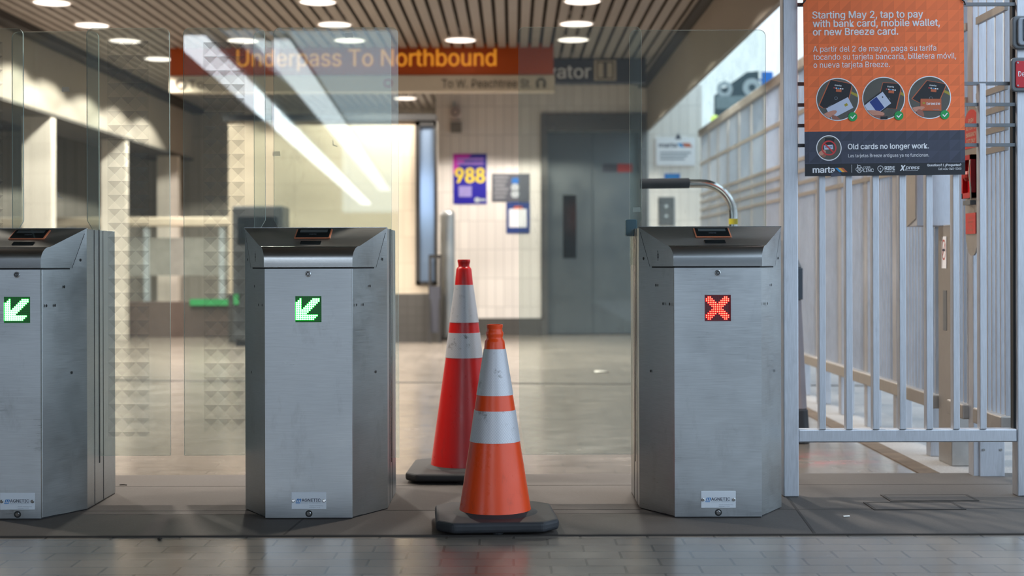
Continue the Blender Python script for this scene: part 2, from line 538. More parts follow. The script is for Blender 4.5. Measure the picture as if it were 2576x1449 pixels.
        return o


def tag(o, label, cat, group=None):
    o['label'] = label; o['category'] = cat
    if group: o['group'] = group
    return o


def thing(name, label, cat, loc=(0, 0, 0), group=None):
    o = bpy.data.objects.new(name, None)
    o.empty_display_size = .1
    COL.objects.link(o)
    o.location = loc
    return tag(o, label, cat, group)


def struct(o):
    o['kind'] = 'structure'
    return o


def rrect(x0, x1, z0, z1, r, n=5):
    pts = []
    for cx, cz, a in ((x1 - r, z1 - r, 0), (x0 + r, z1 - r, 90), (x0 + r, z0 + r, 180), (x1 - r, z0 + r, 270)):
        for i in range(n + 1):
            t = R(a + 90 * i / n)
            pts.append((cx + r * math.cos(t), cz + r * math.sin(t)))
    return pts


# ------------------------------------------------------------------ the setting
struct(MB().box(-30, 1.78, -48, 22, -.2, 0).build('floor', 'pavers'))
struct(MB().box(1.78, 40, -48, 70, -.2, 0).build('floor_border', 'aggregate'))
struct(MB().box(1.74, 1.83, 5.88, 20, -.001, .004).build('trim_1', plain('dirty_edging', (96, 82, 68), .8, 0, .3, 12)))
st = MB(); st.box(-12, 3.2, 4.578, 5.88, -.1, .0035)
struct(st.build('floor_strip', 'strip'))
jn = MB()
jn.box(-12, 3.2, 4.566, 4.580, 0, .0048)
for y in (5.03, 5.58): jn.box(-12, 3.2, y, y + .005, .003, .0042)
for px in (760, 2062):
    x = PX(px, 4.7)
    jn.poly([(x - .05, 4.58, .0044), (x - .041, 4.58, .0044), (x + .055, 5.88, .0044), (x + .046, 5.88, .0044)])
struct(jn.build('trim_2', 'joint'))
struct(MB().poly([(PX(0, 10.7), 10.72, .002), (PX(0, 10.7), 10.82, .002), (3, 10.0, .002), (3, 9.92, .002)]).build('trim_3', 'joint'))

# slatted ceiling
cz = 3.1
sl = MB()
x = -4.40
while x < 1.56:
    sl.box(x, x + .078, -2.5, 22, cz, cz + .02, 0); x += .112
sl.box(-4.6, 1.7, -2.5, 22, cz + .10, cz + .14, 1)
struct(sl.build('ceiling', ['slat', 'void']))
struct(MB().box(-5.2, -4.57, -2.5, 21, 2.40, 3.2).build('trim_4', 'fascia'))
struct(MB().box(-5.2, -4.56, -2.5, 21, 2.37, 2.40).build('trim_5', 'soffit'))
struct(MB().box(1.66, 1.70, -2.5, 22, 2.53, 3.3).build('trim_6', 'fascia'))
struct(MB().box(1.56, 1.66, -2.5, 22, 3.06, 3.12).build('trim_7', 'trim_dark'))
struct(MB().box(-10.2, -4.6, -2.5, 21, 2.8, 3.0).build('ceiling_side', 'soffit'))
struct(MB().box(-4.57, -4.40, -2.5, 21, 3.03, 3.12).build('trim_9', 'trim_dark'))
struct(MB().box(-7.2, -7, -46, -4.2, 0, 6.5).build('added_blocker_side', plain('side_blocker_grey', (70, 72, 76), .8)))  # unseen block behind the camera, added to darken the gate reflections
struct(MB().box(-10.2, -10, -4, 22, 0, 3.2).build('wall_left', 'tile_far'))
struct(MB().box(-10.2, 2.3, 19.6, 19.9, 0, 3.2).build('wall_far', 'tile_far'))
# elevator wall, set forward of the far wall
EW = 17.0
exl, exr, ez = PX(1097, EW), 2.35, 3.1
ew = MB()
e0, e1, etop = PX(1365, EW), PX(1625, EW), PZ(287, EW)
zb = PZ(800, EW)
ew.box(exl, e0, EW, EW + .3, zb, ez); ew.box(e1, exr, EW, EW + .3, zb, ez); ew.box(e0, e1, EW, EW + .3, etop, ez)
ew.box(exl, exl + .02, EW + .3, 19.6, 0, ez)
struct(ew.build('wall_back', 'tile_white'))
struct(MB().box(exl - .03, e0, EW - .03, EW + .3, 0, zb).box(e1, exr, EW - .03, EW + .3, 0, zb).build('baseboard_back', 'tile_base'))
# cream wall
MW = 15.6
mx0, mx1 = PX(575, MW), PX(1052, MW)
mz, mb = PZ(303, MW), PZ(738, MW)
struct(MB().box(mx0, mx1, MW, MW + .3, mb, mz).build('wall_middle', 'tile_cream'))
struct(MB().box(mx0, PX(1103, MW), MW - .03, MW + .3, 0, mb).build('baseboard_middle', 'tile_base'))
struct(MB().box(mx0 - .05, PX(1098, MW), MW - .05, MW + .3, mz, mz + .07).build('trim_8', 'trim_dark'))
# glazed case beside the cream wall
wx0, wx1 = PX(1046, MW), PX(1099, MW)
wz0, wz1 = PZ(716, MW), PZ(306, MW)
w = struct(MB().box(wx0, wx0 + .05, MW - .03, MW + .1, wz0, wz1).box(wx1 - .03, wx1, MW - .03, MW + .1, wz0, wz1)
           .box(wx0, wx1, MW - .03, MW + .1, wz1 - .05, wz1).box(wx0, wx1, MW - .03, MW + .1, wz0, wz0 + .04).build('window_1', 'trim_dark'))
MB().box(wx0 + .04, wx1 - .02, MW, MW + .02, wz0 + .03, wz1 - .04).build('pane', 'case_glass', w)
struct(MB().box(wx0, wx1, MW + .1, MW + .3, mb, mz).build('wall_case', 'tile_far'))
struct(MB().box(mx1, wx1, MW, MW + .1, mb, wz0).build('wall_sill', 'tile_cream'))
# piers under the fascia
for i, d in enumerate((11.0, 13.6, 16.2, 18.75)):
    struct(MB().box(-4.86, -4.575, d, d + .14, 0, 2.38).build('pillar' if i == 0 else 'pillar.%03d' % i, 'tile_pier'))
# low dark wall and guard rail between the piers
struct(MB().box(-9.9, mx0, 16.75, 17.0, 0, PZ(757, 16.75)).build('wall_low', plain('brown_low_wall', (92, 80, 74), .6, 0, .1)))
gr = thing('guard_rail', 'pale guard rail running between the tiled piers above the low brown wall', 'railing', (-6.5, 17.3, 0))
zr = PZ(556, 17.3)
MB().box(-3.3, 6.5 + mx0 + .1, -.06, .06, zr - .06, zr + .06).build('top_rail', 'sign_c', gr, bevel=.02)
for i in range(7):
    MB().box(-2.9 + i * .95, -2.83 + i * .95, -.03, .03, 0, zr - .06).build('post', 'palegrey', gr)
MB().box(-3.3, 6.5 + mx0 + .1, -.02, .02, .75, zr - .20).build('infill_panel', plain('frosted_infill', (150, 150, 144), .3), gr)

# outside on the right, and slabs added behind the camera
struct(MB().box(6.5, 6.9, 9, 60, 0, 10).build('wall_right', 'outwall'))
struct(MB().box(-30, 13, -47.4, -47, 0, 3).box(-1.0, 13, -22.4, -22, 0, 7).build('added_blocker_front', plain('front_blocker_grey', (74, 76, 80), .8)))  # unseen slabs added to shade what the gate fronts mirror

# ------------------------------------------------------------------ ceiling downlights
def downlight():
    t = thing('downlight', '', 'ceiling light')
    MB().lathe([(.135, 0.02), (.175, .018), (.18, .0), (.172, -.022), (.15, -.03), (.148, -.012), (.135, -.012)], 28, cap=False).build('trim_ring', plain('lamp_trim', (196, 188, 180), .4), t, smooth=40)
    MB().lathe([(.15, -.026), (.148, -.012), (.02, -.010)], 28).build('lens', 'lamp', t, smooth=40)
    return t


DL = downlight()
spots = []
for d in (6.2, 9.2, 11.5, 12.6):
    for xx in (-3.86, -1.63, .59): spots.append((xx, d))
for xx in (-3.81, -2.65, -1.6, -.51, .6): spots.append((xx, 13.5))
for xx in (-3.79,): spots.append((xx, 14.7))
spots += [(-3.79, 15.8), (-1.6, 15.0), (-1.43, 18.3), (.6, 15.2), (-.4, 15.2), (-3.79, 17.0), (-7.2, 15), (-7.2, 18)]
order = {}
for xx, d in spots:
    row = 'far-wall side row of' if xx < -3 else 'middle row of' if xx < 0 else 'elevator side row of'
    order.setdefault((round(xx * 2), ), []).append(d)
seen = []
ORD = ['first', 'second', 'third', 'fourth', 'fifth', 'sixth', 'seventh', 'eighth', 'ninth', 'tenth']
rows = sorted(set(d for _, d in spots))
for i, (xx, d) in enumerate(spots):
    if i == 0: o = DL
    else:
        o = DL.copy(); COL.objects.link(o)
        for ch in [q for q in DL.children if q.type == 'MESH']:
            c = ch.copy(); c.parent = o; COL.objects.link(c)
    o.location = (xx, d, cz + .022 if xx > -5 else 2.8)
    same = sorted(a for a, b in spots if b == d)
    across = ORD[same.index(xx)]
    inview = [q for q in rows if q > 11]
    if d > 11: o['label'] = 'round downlight %s from the plaster fascia in ceiling row %s of those in view' % (across, ORD[inview.index(d)])
    else: o['label'] = 'round downlight overhead, %s from the plaster fascia, %s row toward the fare gates' % (across, ORD[rows.index(d)])
    o['group'] = 'round downlights in the slatted ceiling'
    L = bpy.data.lights.get('downlight_lamp')
    if L is None:
        L = bpy.data.lights.new('downlight_lamp', 'SPOT')
        L.energy = SPOT_W; L.color = (1.0, .92, .83); L.spot_size = R(131); L.spot_blend = .10; L.shadow_soft_size = .09
    if d == 13.5 and xx > -3:
        L = bpy.data.lights.get('downlight_narrow') or L.copy()
        L.name = 'downlight_narrow'; L.spot_size = R(70)
    lo = bpy.data.objects.new('downlight_lamp', L); COL.objects.link(lo)
    lo.parent = o; lo.location = (0, 0, -.05)

# two rows of tube lights over the platform behind the camera (they show as streaks in the gate glass)
for nm, a, b, lab in (('tube_light', (-3.12, -2.75), (-5.45, -40.5), 'long bright tube light over the platform, outer of the two rows'),
                      ('tube_light', (-2.35, -2.95), (-3.85, -31), 'long bright tube light over the platform, inner of the two rows')):
    z = EYE + 2.15
    dx = .17
    t = thing(nm, lab, 'ceiling light', (a[0], a[1], z), 'tube lights over the platform')
    m = MB()
    q = [(-dx, 0), (dx, 0), (b[0] - a[0] + dx, b[1] - a[1]), (b[0] - a[0] - dx, b[1] - a[1])]
    m.xy(q, 0, .03); m.build('diffuser', 'tube' if 'outer' in lab else 'tube_dim', t)
    MB().xy([(p[0] * 1, p[1]) for p in q], .03, .10).build('housing', 'palegrey', t)

# ------------------------------------------------------------------ fare gates
Y0, Y1, Y2, Y3 = 4.868, 5.06, 5.416, 5.60
TOPZ = 1.042


def led_pattern(kind):
    on = set()
    for r in range(13):
        for c in range(13):
            if kind == 'x':
                rr = min(r, 12 - r); cc = min(c, 12 - c)
                row = {0: (1, 2), 1: (0, 3), 2: (0, 4), 3: (1, 5), 4: (2, 6), 5: (3, 6), 6: (4, 6)}[rr]
                if row[0] <= cc <= row[1]: on.add((c, r))
            else:
                if c <= 2 and r >= 3 - c: on.add((c, r))
                elif r >= 10 and c <= 11 - (r - 10): on.add((c, r))
                elif abs(c + r - 12) <= 2 and r >= 1: on.add((c, r))
    return on


def pane_poly(x0, x1, z0, z1, r=.024, notch=None):
    pts = []
    n = 6
    for i in range(n + 1):
        t = R(90 * i / n); pts.append((x1 - r + r * math.cos(t), z1 - r + r * math.sin(t)))
    for i in range(n + 1):
        t = R(90 + 90 * i / n); pts.append((x0 + r + r * math.cos(t), z1 - r + r * math.sin(t)))
    if notch == 'L': pts += [(x0, 1.075), (x0 + .035, 1.015), (x0 + .035, z0)]
    else: pts += [(x0, z0)]
    if notch == 'R': pts += [(x1 - .035, z0), (x1 - .035, 1.015), (x1, 1.075)]
    else: pts += [(x1, z0)]
    return pts


def gate(X, a, b, label, led, panes, marks):
    g = thing('fare_gate', label, 'fare gate', (X, Y0, 0))
    y1, y2, y3 = Y1 - Y0, Y2 - Y0, Y3 - Y0
    zc = .897
    # body with its sloping front shoulder
    out = [(-a, 0), (a, 0), (b, y1), (b, y2), (a, y3), (-a, y3), (-b, y2), (-b, y1)]
    out_b = [(x, y + (.014 if y == 0 else 0)) for x, y in out]
    m = MB()
    zt = [zc - .003, zc - .003, TOPZ - .003, TOPZ - .003, zc, zc, TOPZ - .003, TOPZ - .003]
    n = 8
    k = len(m.v)
    m.v += [(x, y, .006) for x, y in out_b] + [(x, y, z) for (x, y), z in zip(out_b, zt)]
    m.f.append(tuple(range(n))[::-1]); m.m.append(0)
    for i in range(n):
        j = (i + 1) % n
        m.f.append((i, j, n + j, n + i)); m.m.append(0)
    for f in ((8, 9, 10, 15), (15, 10, 11, 14), (14, 11, 12, 13)): m.f.append(f); m.m.append(0)
    m.build('body', 'steel', g, bevel=.002)
    MB().xy([(x * .985, y * .99 + .006) for x, y in out], .0036, .0085).build('plinth', 'seam', g)
    # front panel with an opening for the display
    zl, hw = .748, .0465
    fp = MB()
    fp.box(-a, a, -.001, .0138, .008, zl - hw); fp.box(-a, a, -.001, .0138, zl + hw, zc - .006)
    fp.box(-a, -hw, -.001, .0138, zl - hw, zl + hw); fp.box(hw, a, -.001, .0138, zl - hw, zl + hw)
    fp.build('front_panel', 'steel_front', g)
    # shadow gap and cap
    MB().xy([(-a * .98, .004), (a * .98, .004), (a + (b - a) * .62, y1 * .64), (-a - (b - a) * .62, y1 * .64)], zc - .006, zc - .001).build('shadow_gap', 'seam', g)
    prof = [(0, zc), (-.0005, .912), (0, .922)]
    for q in range(1, 15):
        t_ = R(90 * q / 15)
        prof.append((.037 * (1 - math.cos(t_)) ** 1.0, .922 + .050 * math.sin(t_)))
    prof += [(.037, .9715), (y1, TOPZ)]
    def hwid(y): return a + (b - a) * max(0, y) / y1 + .0025
    m = MB()
    L = [(-hwid(y), y - .003, z) for y, z in prof]; Rr = [(hwid(y), y - .003, z) for y, z in prof]
    k = len(prof)
    m.v += L + Rr
    for i in range(k - 1): m.f.append((i, k + i, k + i + 1, i + 1)); m.m.append(1 if i == k - 2 else 0)
    e = [(s * hwid(y), y, z) for s in (-1, 1) for y, z in ((y1 * .93, TOPZ - .022), (y1 * .65, zc))]
    o = len(m.v); m.v += e
    m.f.append(tuple(range(k)) + (o, o + 1)); m.m.append(2)
    m.f.append(tuple(range(k, 2 * k)) + (o + 2, o + 3)); m.m.append(2)
    m.f.append((0, k, o + 3, o + 1)); m.m.append(0)
    cap = m.build('cap', ['steel_cap', 'steel_slope', 'steel'], g, smooth=24)
    for sg_ in (-1, 1):
        ws = MB()
        p0, p1 = (y1 * .93, TOPZ - .020), (y1 * .65, zc - .002)
        q = []
        for (yy, zz), dy in ((p0, 0), (p1, 0), (p1, .0022), (p0, .0022)):
            q.append((sg_ * (hwid(yy + dy) + .0004), yy + dy, zz))
        ws.poly(q)
        ws.build('wing_seam', 'seam', g, fix=False)
    # top ledge behind the slope
    MB().box(-b - .001, b + .001, y1 - .004, y1 + .012, TOPZ - .004, TOPZ + .001).build('top_edge', 'chrome', g)
    # speaker slots on the wing
    sp = MB()
    for cx in (.30, .42):
        for q in range(9):
            zz = .918 + q * .0042
            wdt = .0065 * math.sqrt(max(.12, 1 - ((q - 4) / 4.6) ** 2))
            y = y1 * (.36 - (cx - .36)) ; xx = -(a + (b - a) * (y / y1)) - .0035
            dy = wdt * .8; dxx = (b - a) / y1 * dy
            sp.poly([(xx + dxx, y - dy, zz), (xx - dxx, y + dy, zz), (xx - dxx, y + dy, zz + .0022), (xx + dxx, y - dy, zz + .0022)])
    sp.build('speaker_grille', 'seam', g)
    # card reader on the slope
    def on(u, t, h=.0):
        ya, za, yb, zb_ = .037, .972, y1, TOPZ
        ln = math.hypot(yb - ya, zb_ - za)
        return (u, ya + (yb - ya) * t - (zb_ - za) / ln * h - .003, za + (zb_ - za) * t + (yb - ya) / ln * h)
    def plate(u0, u1, t0, t1, h0, h1, tp=0.0):
        mm = MB()
        q = [(u0 - tp, t0), (u1 + tp, t0), (u1, t1), (u0, t1)]
        mm.v += [on(u, t, h0) for u, t in q] + [on(u, t, h1) for u, t in q]
        for f in ((3, 2, 1, 0), (4, 5, 6, 7), (0, 1, 5, 4), (1, 2, 6, 5), (2, 3, 7, 6), (3, 0, 4, 7)): mm.f.append(f); mm.m.append(0)
        return mm
    rw = .066
    rd = plate(-rw, rw, .38, .86, 0, .005).build('card_reader', 'orange_rim', g, bevel=.003)
    plate(-rw + .006, rw - .006, .40, .85, .005, .0062).build('reader_face', 'screen', rd)
    plate(-rw + .016, rw - .016, .66, .80, .0062, .0068).build('reader_display', 'lcd', rd)
    lt = MB(); lt.text('marta', -.014, .012, 0, .008, 0, 0, fn=lambda u, v: on(u, .54 + v * 5, .0069)); lt.build('lettering', 'inkgrey', rd, fix=False)
    plate(-.037, .037, .10, .25, 0, .0022).build('sensor_window', 'screen', g)
    # lock, bolt, screws
    lk = MB().button(0, .873, .0105, -.006, 0).build('lock', 'chrome', g, bevel=.002)
    MB().ring(0, .873, .0045, .007, -.0063, 0).box(-.001, .001, -.0066, -.006, .869, .877).build('keyway', 'seam', lk, fix=False)
    bo = MB().ring(0, .0225, .0075, .0125, -.0015, 0).build('bolt_recess', 'seam', g, fix=False)
    MB().button(0, .0225, .0078, -.004, 0).build('bolt', 'chrome', g, bevel=.0015)
    # display
    d = MB().box(-hw, hw, .007, .012, zl - hw, zl + hw).build('display', 'led_br' if led == 'x' else 'led_bg', g)
    on_, pitch = led_pattern(led), .00648
    lit = MB(); brd = MB(); off = MB()
    for c in range(14):
        for r in range(14):
            x = (c - 6.5 + (.5 if led == 'x' else 0)) * pitch; z = zl - (r - 6.5 + (.5 if led == 'x' else 0)) * pitch
            if led == 'x' and (c > 12 or r > 12): continue
            if (c, r) in on_:
                lit.disc(x, z, .0021 if led == 'x' else .0030, .0058, 0, 10)
                brd.box(x - pitch * .62, x + pitch * .62, .0064, .0068, z - pitch * .62, z + pitch * .62)
            else:
                off.disc(x, z, .0014, .0060, 0, 8)
    lit.build('lit_lamps', 'led_r' if led == 'x' else 'led_g', d, fix=False)
    brd.build('painted_glow', 'led_rr' if led == 'x' else 'led_gg', d, fix=False)  # painted glow around the lit dots
    off.build('unlit_lamps', 'led_off', d, fix=False)
    # name plate
    zp = .069
    pl = MB().box(-.0615, .0615, -.003, 0, zp - .030, zp + .030).build('name_plate', 'plate', g, bevel=.001)
    t = MB()
    t.text('m', -.0445, -.0265, zp - .004, .0142, -.0034, 0, .03, .3)
    t.box(-.0465, -.030, -.0036, -.0030, zp - .0092, zp - .0066, 0)
    t.text('AGNETIC', -.0255, .042, zp - .004, .0110, -.0034, 1, .018)
    t.text('ACCESS TO PROGRESS', -.0275, .042, zp - .0095, .0030, -.0034, 2)
    t.text('Magnetic Automation Corp', .002, .052, zp - .0195, .0026, -.0034, 2)
    t.text('Rockledge FL 32955', .002, .040, zp - .0255, .0026, -.0034, 2)
    t.build('lettering', ['inkblue', 'ink', 'inkgrey'], pl, fix=False)
    for sx in (-.055, .0545): MB().button(sx, zp, .0062, -.0065, -.003).build('screw', 'chrome', pl, bevel=.002)
    # side seams, slots and holes
    for s in (-1, 1):
        xs = s * (b + .0006)
        sm = MB()
        for yy, wd, z0 in ((.282, .002, .008), (.392, .0022, .008)):
            sm.box(xs - .0006, xs + .0006, yy - wd / 2, yy + wd / 2, z0, TOPZ - .004)
        sm.build('panel_seam', 'seam', g)
        MB().box(xs - .0009, xs + .0009, .338, .347, .155, TOPZ - .002).build('leaf_slot', 'seam', g)
        for q, zz in ((.50, .828), (.12, .762), (.30, .762), (.66, .515), (.86, .925)):
            y = y1 * q; xx = s * (a + (b - a) * q + .0012)
            dy = .0033; dxx = (b - a) / y1 * dy * s
            MB().poly([(xx + dxx * math.cos(tt), y + dy * math.cos(tt), zz + .0055 * math.sin(tt)) for tt in [2 * math.pi * i / 10 for i in range(10)]]).build('sensor_hole', 'seam', g)
    # glass
    for nm, x0, x1, z0, yy, notch, film in panes:
        p = MB().xz(pane_poly(x0 - X, x1 - X, z0, 1.805, notch=notch), yy - .005 - Y0, yy + .005 - Y0, 0, 1).build(nm, ['glass', 'glass_edge'], g)
        if film:
            f0, f1, zt_, zb_ = film
            MB().poly([(q - X, yy - .0056 - Y0, z) for q, z in ((f0, zb_), (f1, zb_), (f1, zt_), (f0, zt_))]).build('etched_film', filmmat(.05295, f0 - X, zt_ - 40 * .05295), p, fix=False)
        for px, py, sh in marks:
            xx, zz = PX(px, yy), PZ(py, yy)
            if x0 < xx < x1 and (nm == 'fixed_pane' or x1 - x0 < 0.4):
                q = MB(); yq = yy - .0062 - Y0; xx -= X
                if sh == 'L':
                    q.poly([(xx - .004, yq, zz + .012), (xx, yq, zz + .011), (xx + .002, yq, zz - .006), (xx - .003, yq, zz - .008)])
                    q.poly([(xx - .003, yq, zz - .008), (xx + .002, yq, zz - .004), (xx + .016, yq, zz - .011), (xx + .014, yq, zz - .014)])
                else:
                    q.poly([(xx - .016, yq, zz - .007), (xx - .012, yq, zz - .011), (xx + .003, yq, zz - .009), (xx + .015, yq, zz - .010), (xx + .013, yq, zz + .009), (xx - .014, yq, zz + .008)])
                q.build('tape_scrap', 'scrap', p, fix=False)
                marks = [t for t in marks if t[:2] != (px, py)]
    return g


LY, FY = 5.210, 5.285
LB = PZ(1143, LY)
def lx(px): return PX(px, LY)
def fx(px): return PX(px, FY)


gate(-1.760, .083, .188, 'narrow steel fare gate with a green arrow, cut off by the photo edge', 'arrow',
     [('fixed_pane', fx(32), fx(250), .9, FY, None, None),
      ('leaf_pane', lx(220), lx(428), LB, LY, 'L', (lx(272), lx(376), PZ(102, LY), PZ(1095, LY))),
      ('leaf_pane', lx(-148), lx(60), LB, LY, 'R', (lx(-95), lx(9.5), PZ(102, LY), PZ(1095, LY)))],
     [(168, 222, 'S'), (150, 488, 'L')])
gate(-.726, .1545, .262, 'wide steel fare gate with a green arrow, beside the traffic cones', 'arrow',
     [('fixed_pane', fx(640), fx(985), .9, FY, None, None),
      ('leaf_pane', lx(463), lx(668), LB, LY, 'R', (lx(513), lx(617), PZ(105, LY), PZ(1085, LY))),
      ('leaf_pane', lx(690), lx(1003), LB - .01, LY, 'L', None)],
     [(840, 360, 'L'), (697, 385, 'S'), (880, 88, 'S')])
g3 = gate(.727, .1545, .262, 'wide steel fare gate with a red cross, next to the aluminium railing', 'x',
          [('fixed_pane', fx(1585), fx(1927), .9, FY, None, None),
           ('leaf_pane', lx(1305), lx(1615), LB, LY, 'R', None)],
          [(1465, 350, 'L'), (1322, 362, 'L'), (1455, 704, 'S'), (1602, 528, 'S'), (1311, 620, 'L')])
MB().xz(rrect(fx(1573) - .727, fx(1601) - .727, PZ(595, FY), PZ(553, FY), .006), FY - .03 - Y0, FY + .02 - Y0).build('edge_pad', 'bluepad', g3, bevel=.003)

# ------------------------------------------------------------------ traffic cones
def cone(name, label, X, Y, prof, bands, mat, half, cham, th, rot, rub):
    t = thing('traffic_cone', label, 'traffic cone', (X, Y, 0.0036))
    t.rotation_euler.z = rot
    c = MB(); c.lathe(prof, 56); c.build('cone_body', mat, t, smooth=35)
    def rad(z):
        for (r0, z0), (r1, z1) in zip(prof, prof[1:]):
            if min(z0, z1) <= z <= max(z0, z1) and abs(z1 - z0) > 1e-6:
                return r0 + (r1 - r0) * (z - z0) / (z1 - z0)
        return .05
    for z0, z1 in bands:
        n = 4
        pr = [(rad(z0) - .0005, z0)] + [(rad(z0 + (z1 - z0) * i / n) + .0014, z0 + (z1 - z0) * i / n) for i in range(n + 1)] + [(rad(z1) - .0005, z1)]
        MB().lathe(pr, 56, cap=False).build('reflective_collar', 'refl', t, smooth=50)
    h, q = half, cham
    o = [(-h + q, -h), (h - q, -h), (h, -h + q), (h, h - q), (h - q, h), (-h + q, h), (-h, h - q), (-h, -h + q)]
    m = MB(); m.xy(o, .010, .010 + th)
    m.build('base', rub, t, bevel=.012, seg=3)
    MB().lathe([(prof[0][0] + .022, .010 + th - .001), (prof[0][0] + .004, .010 + th + .008), (prof[0][0] - .01, .010 + th + .012)], 48, cap=False).build('base_collar', rub, t, smooth=50)
    for fx_, fy_ in ((-.62, -.62), (.62, -.62), (-.62, .62), (.62, .62), (0, -.80), (0, .80)):
        MB().lathe([(.017, 0), (.019, .004), (.019, .013)], 12, fx_ * h, fy_ * h).build('foot', rub, t)
    return t


d1, d2 = 4.75, 5.83
s1, s2 = F / d1, F / d2
def z1(py): return EYE - (py - VY) / s1 - .0036
def z2(py): return EYE - (py - VY) / s2 - .0036
cone('o', 'shorter orange traffic cone standing at the front edge of the dark concrete strip', PX(1244, d1), d1,
     [(.127, .04), (.122, z1(1270)), (.0865, z1(1108)), (.0708, z1(1030)), (.0628, z1(992)), (.0370, z1(877)), (.0345, z1(860)), (.0335, z1(857)), (.0285, z1(852)), (.0275, z1(848)), (.0300, z1(842)),
      (.0305, z1(837)), (.0270, z1(832)), (.0262, z1(826)), (.0280, z1(822)), (.0282, z1(817)), (.0265, z1(815.5)), (.0215, z1(815.5)), (.0205, z1(822))],
     [(z1(1108), z1(1030)), (z1(992), z1(877))], 'cone_o', .207, .055, .036, R(4), 'rubber')
cone('r', 'taller red traffic cone standing behind the orange one', PX(1167, d2), d2,
     [(.144, .04), (.139, z2(1150)), (.0785, z2(898)), (.0665, z2(836)), (.0612, z2(810)), (.0388, z2(716)), (.0320, z2(677)), (.0300, z2(674)), (.0243, z2(671)), (.0235, z2(667)),
      (.0255, z2(661)), (.0268, z2(658)), (.0268, z2(654)), (.0255, z2(652.5)), (.0205, z2(652.5)), (.0195, z2(658))],
     [(z2(898), z2(836)), (z2(810), z2(716))], 'cone_r', .232, .05, .034, R(-2), 'rubber_k')

# ------------------------------------------------------------------ front railing
FD = 5.29
rl = thing('railing', 'aluminium railing with spaced upright bars carrying the orange poster', 'railing', (PX(1990, FD), FD, 0))
ox = PX(1990, FD)
def rx(px): return PX(px, FD) - ox
def post(x0, x1):
    return MB().box(x0, x1, 0, .062, 0.0036, 2.35).build('post', 'alu', rl, bevel=.004)
post(rx(1971), rx(2008.5)); post(rx(2559), rx(2601))
zr1, zr0 = PZ(1083, FD), PZ(1116, FD)
MB().box(rx(2008.5), rx(2559), .004, .058, zr0, zr1).build('bottom_rail', 'alu', rl, bevel=.005)
zt = PZ(213, FD)
b0 = MB().box(-.0125, .0125, -.002, .036, zr1, zt).build('bar', 'alu', rl, bevel=.002)
bars = [2068.5 + 67.4 * i for i in range(7)]
for i, px in enumerate(bars):
    o = b0 if i == 0 else b0.copy()
    if i: COL.objects.link(o); o.parent = rl
    o.location.x = rx(px)
for py in (-70, 12, 212, 265, 317, 367):
    zz = PZ(py, FD)
    MB().box(rx(2008.5), rx(2559), .012, .024, zz - .0065, zz + .0065).build('cross_rail', 'alu_dark', rl)
MB().box(rx(2553), rx(2559), .02, .05, zr1, 2.3).build('edge_gasket', 'seam', rl)

# fixtures on the end post
cb = thing('call_box', 'grey rounded call box on the end post above the red sign', 'call box', (PX(2580, FD), FD, PZ(87, FD)))
q = cb.location
def cx_(px): return PX(px, FD) - q.x
def cz_(py): return PZ(py, FD) - q.z
MB().xz(rrect(cx_(2541), cx_(2622), cz_(129), cz_(46), .022), -.030, -.001).build('housing', 'grey_box', cb, bevel=.006)
MB().xz(rrect(cx_(2552), cx_(2616), cz_(122), cz_(52), .016), -.042, -.030).build('cover', plain('cover_grey', (140, 146, 154), .4, .4), cb, bevel=.005)
MB().xz(rrect(cx_(2565), cx_(2606), cz_(112), cz_(54), .010), -.047, -.042).build('button_plate', plain('button_plate', (112, 124, 140), .35, .5), cb, bevel=.002)
MB().ring(cx_(2571), cz_(62), .003, .005, -.0475).ring(cx_(2571), cz_(69), .003, .005, -.0475).build('symbol', 'white', cb, fix=False)
rs = thing('red_sign', 'red sign with white lettering in a grey frame on the end post', 'sign', (PX(2580, FD), FD, PZ(195, FD)))
q = rs.location
MB().xz(rrect(cx_(2540), cx_(2640), cz_(235), cz_(150), .016), -.022, -.001).build('frame', 'grey_box', rs, bevel=.005)
MB().xz(rrect(cx_(2550), cx_(2632), cz_(226), cz_(159), .009), -.027, -.022).build('face', 'red', rs, bevel=.002)
MB().text('Dep', cx_(2556), cx_(2580), cz_(198), .020, -.0276).text('A', cx_(2571), cx_(2582), cz_(216), .020, -.0276).build('lettering', 'white', rs, fix=False)
for px, py in ((2555, 164), (2555, 221)): MB().button(cx_(px), cz_(py), .0035, -.030, -.027).build('screw', 'chrome', rs)

# ------------------------------------------------------------------ poster on the railing
PD = 5.262
po = thing('poster', 'orange transit poster with white lettering tied to the railing', 'poster', (PX(2225, PD), PD, PZ(220, PD)))
po.rotation_euler.y = R(-0.45)
q0 = po.location.copy()
def qx(px): return PX(px, PD) - q0.x
def qz(py): return PZ(py, PD) - q0.z
pp = MB().box(qx(2024), qx(2427), -.001, .0025, qz(332), qz(-130)).build('orange_panel', 'p_orange', po)
MB().box(qx(2024), qx(2427), -.0012, .0025, qz(413), qz(332)).build('navy_panel', 'p_navy', po)
MB().box(qx(2024), qx(2427), -.001, .0025, qz(444), qz(413)).build('black_panel', 'p_black', po)
Yp = -.0018
t = MB()
for s, x0, x1, by in (('Starting May 2, tap to pay', 2046, 2325, 47.5), ('with bank card, mobile wallet,', 2047, 2367, 69), ('or new Breeze card.', 2047, 2262, 90)):
    t.text(s, qx(x0), qx(x1), qz(by), 17.5 / 655.6, Yp, 0, .022)
t.build('english_headline', 'white', po, fix=False)
t = MB()
for s, x0, x1, by in (('A partir del 2 de mayo, paga su tarifa', 2047, 2357, 131.5), ('tocando su tarjeta bancaria, billetera m\u00f3vil,', 2048, 2407, 151.5), ('o nueva tarjeta Breeze.', 2048, 2240, 171.5)):
    t.text(s, qx(x0), qx(x1), qz(by), 14.2 / 655.6, Yp, 0, .002)
t.build('spanish_headline', 'white', po, fix=False)
t = MB()
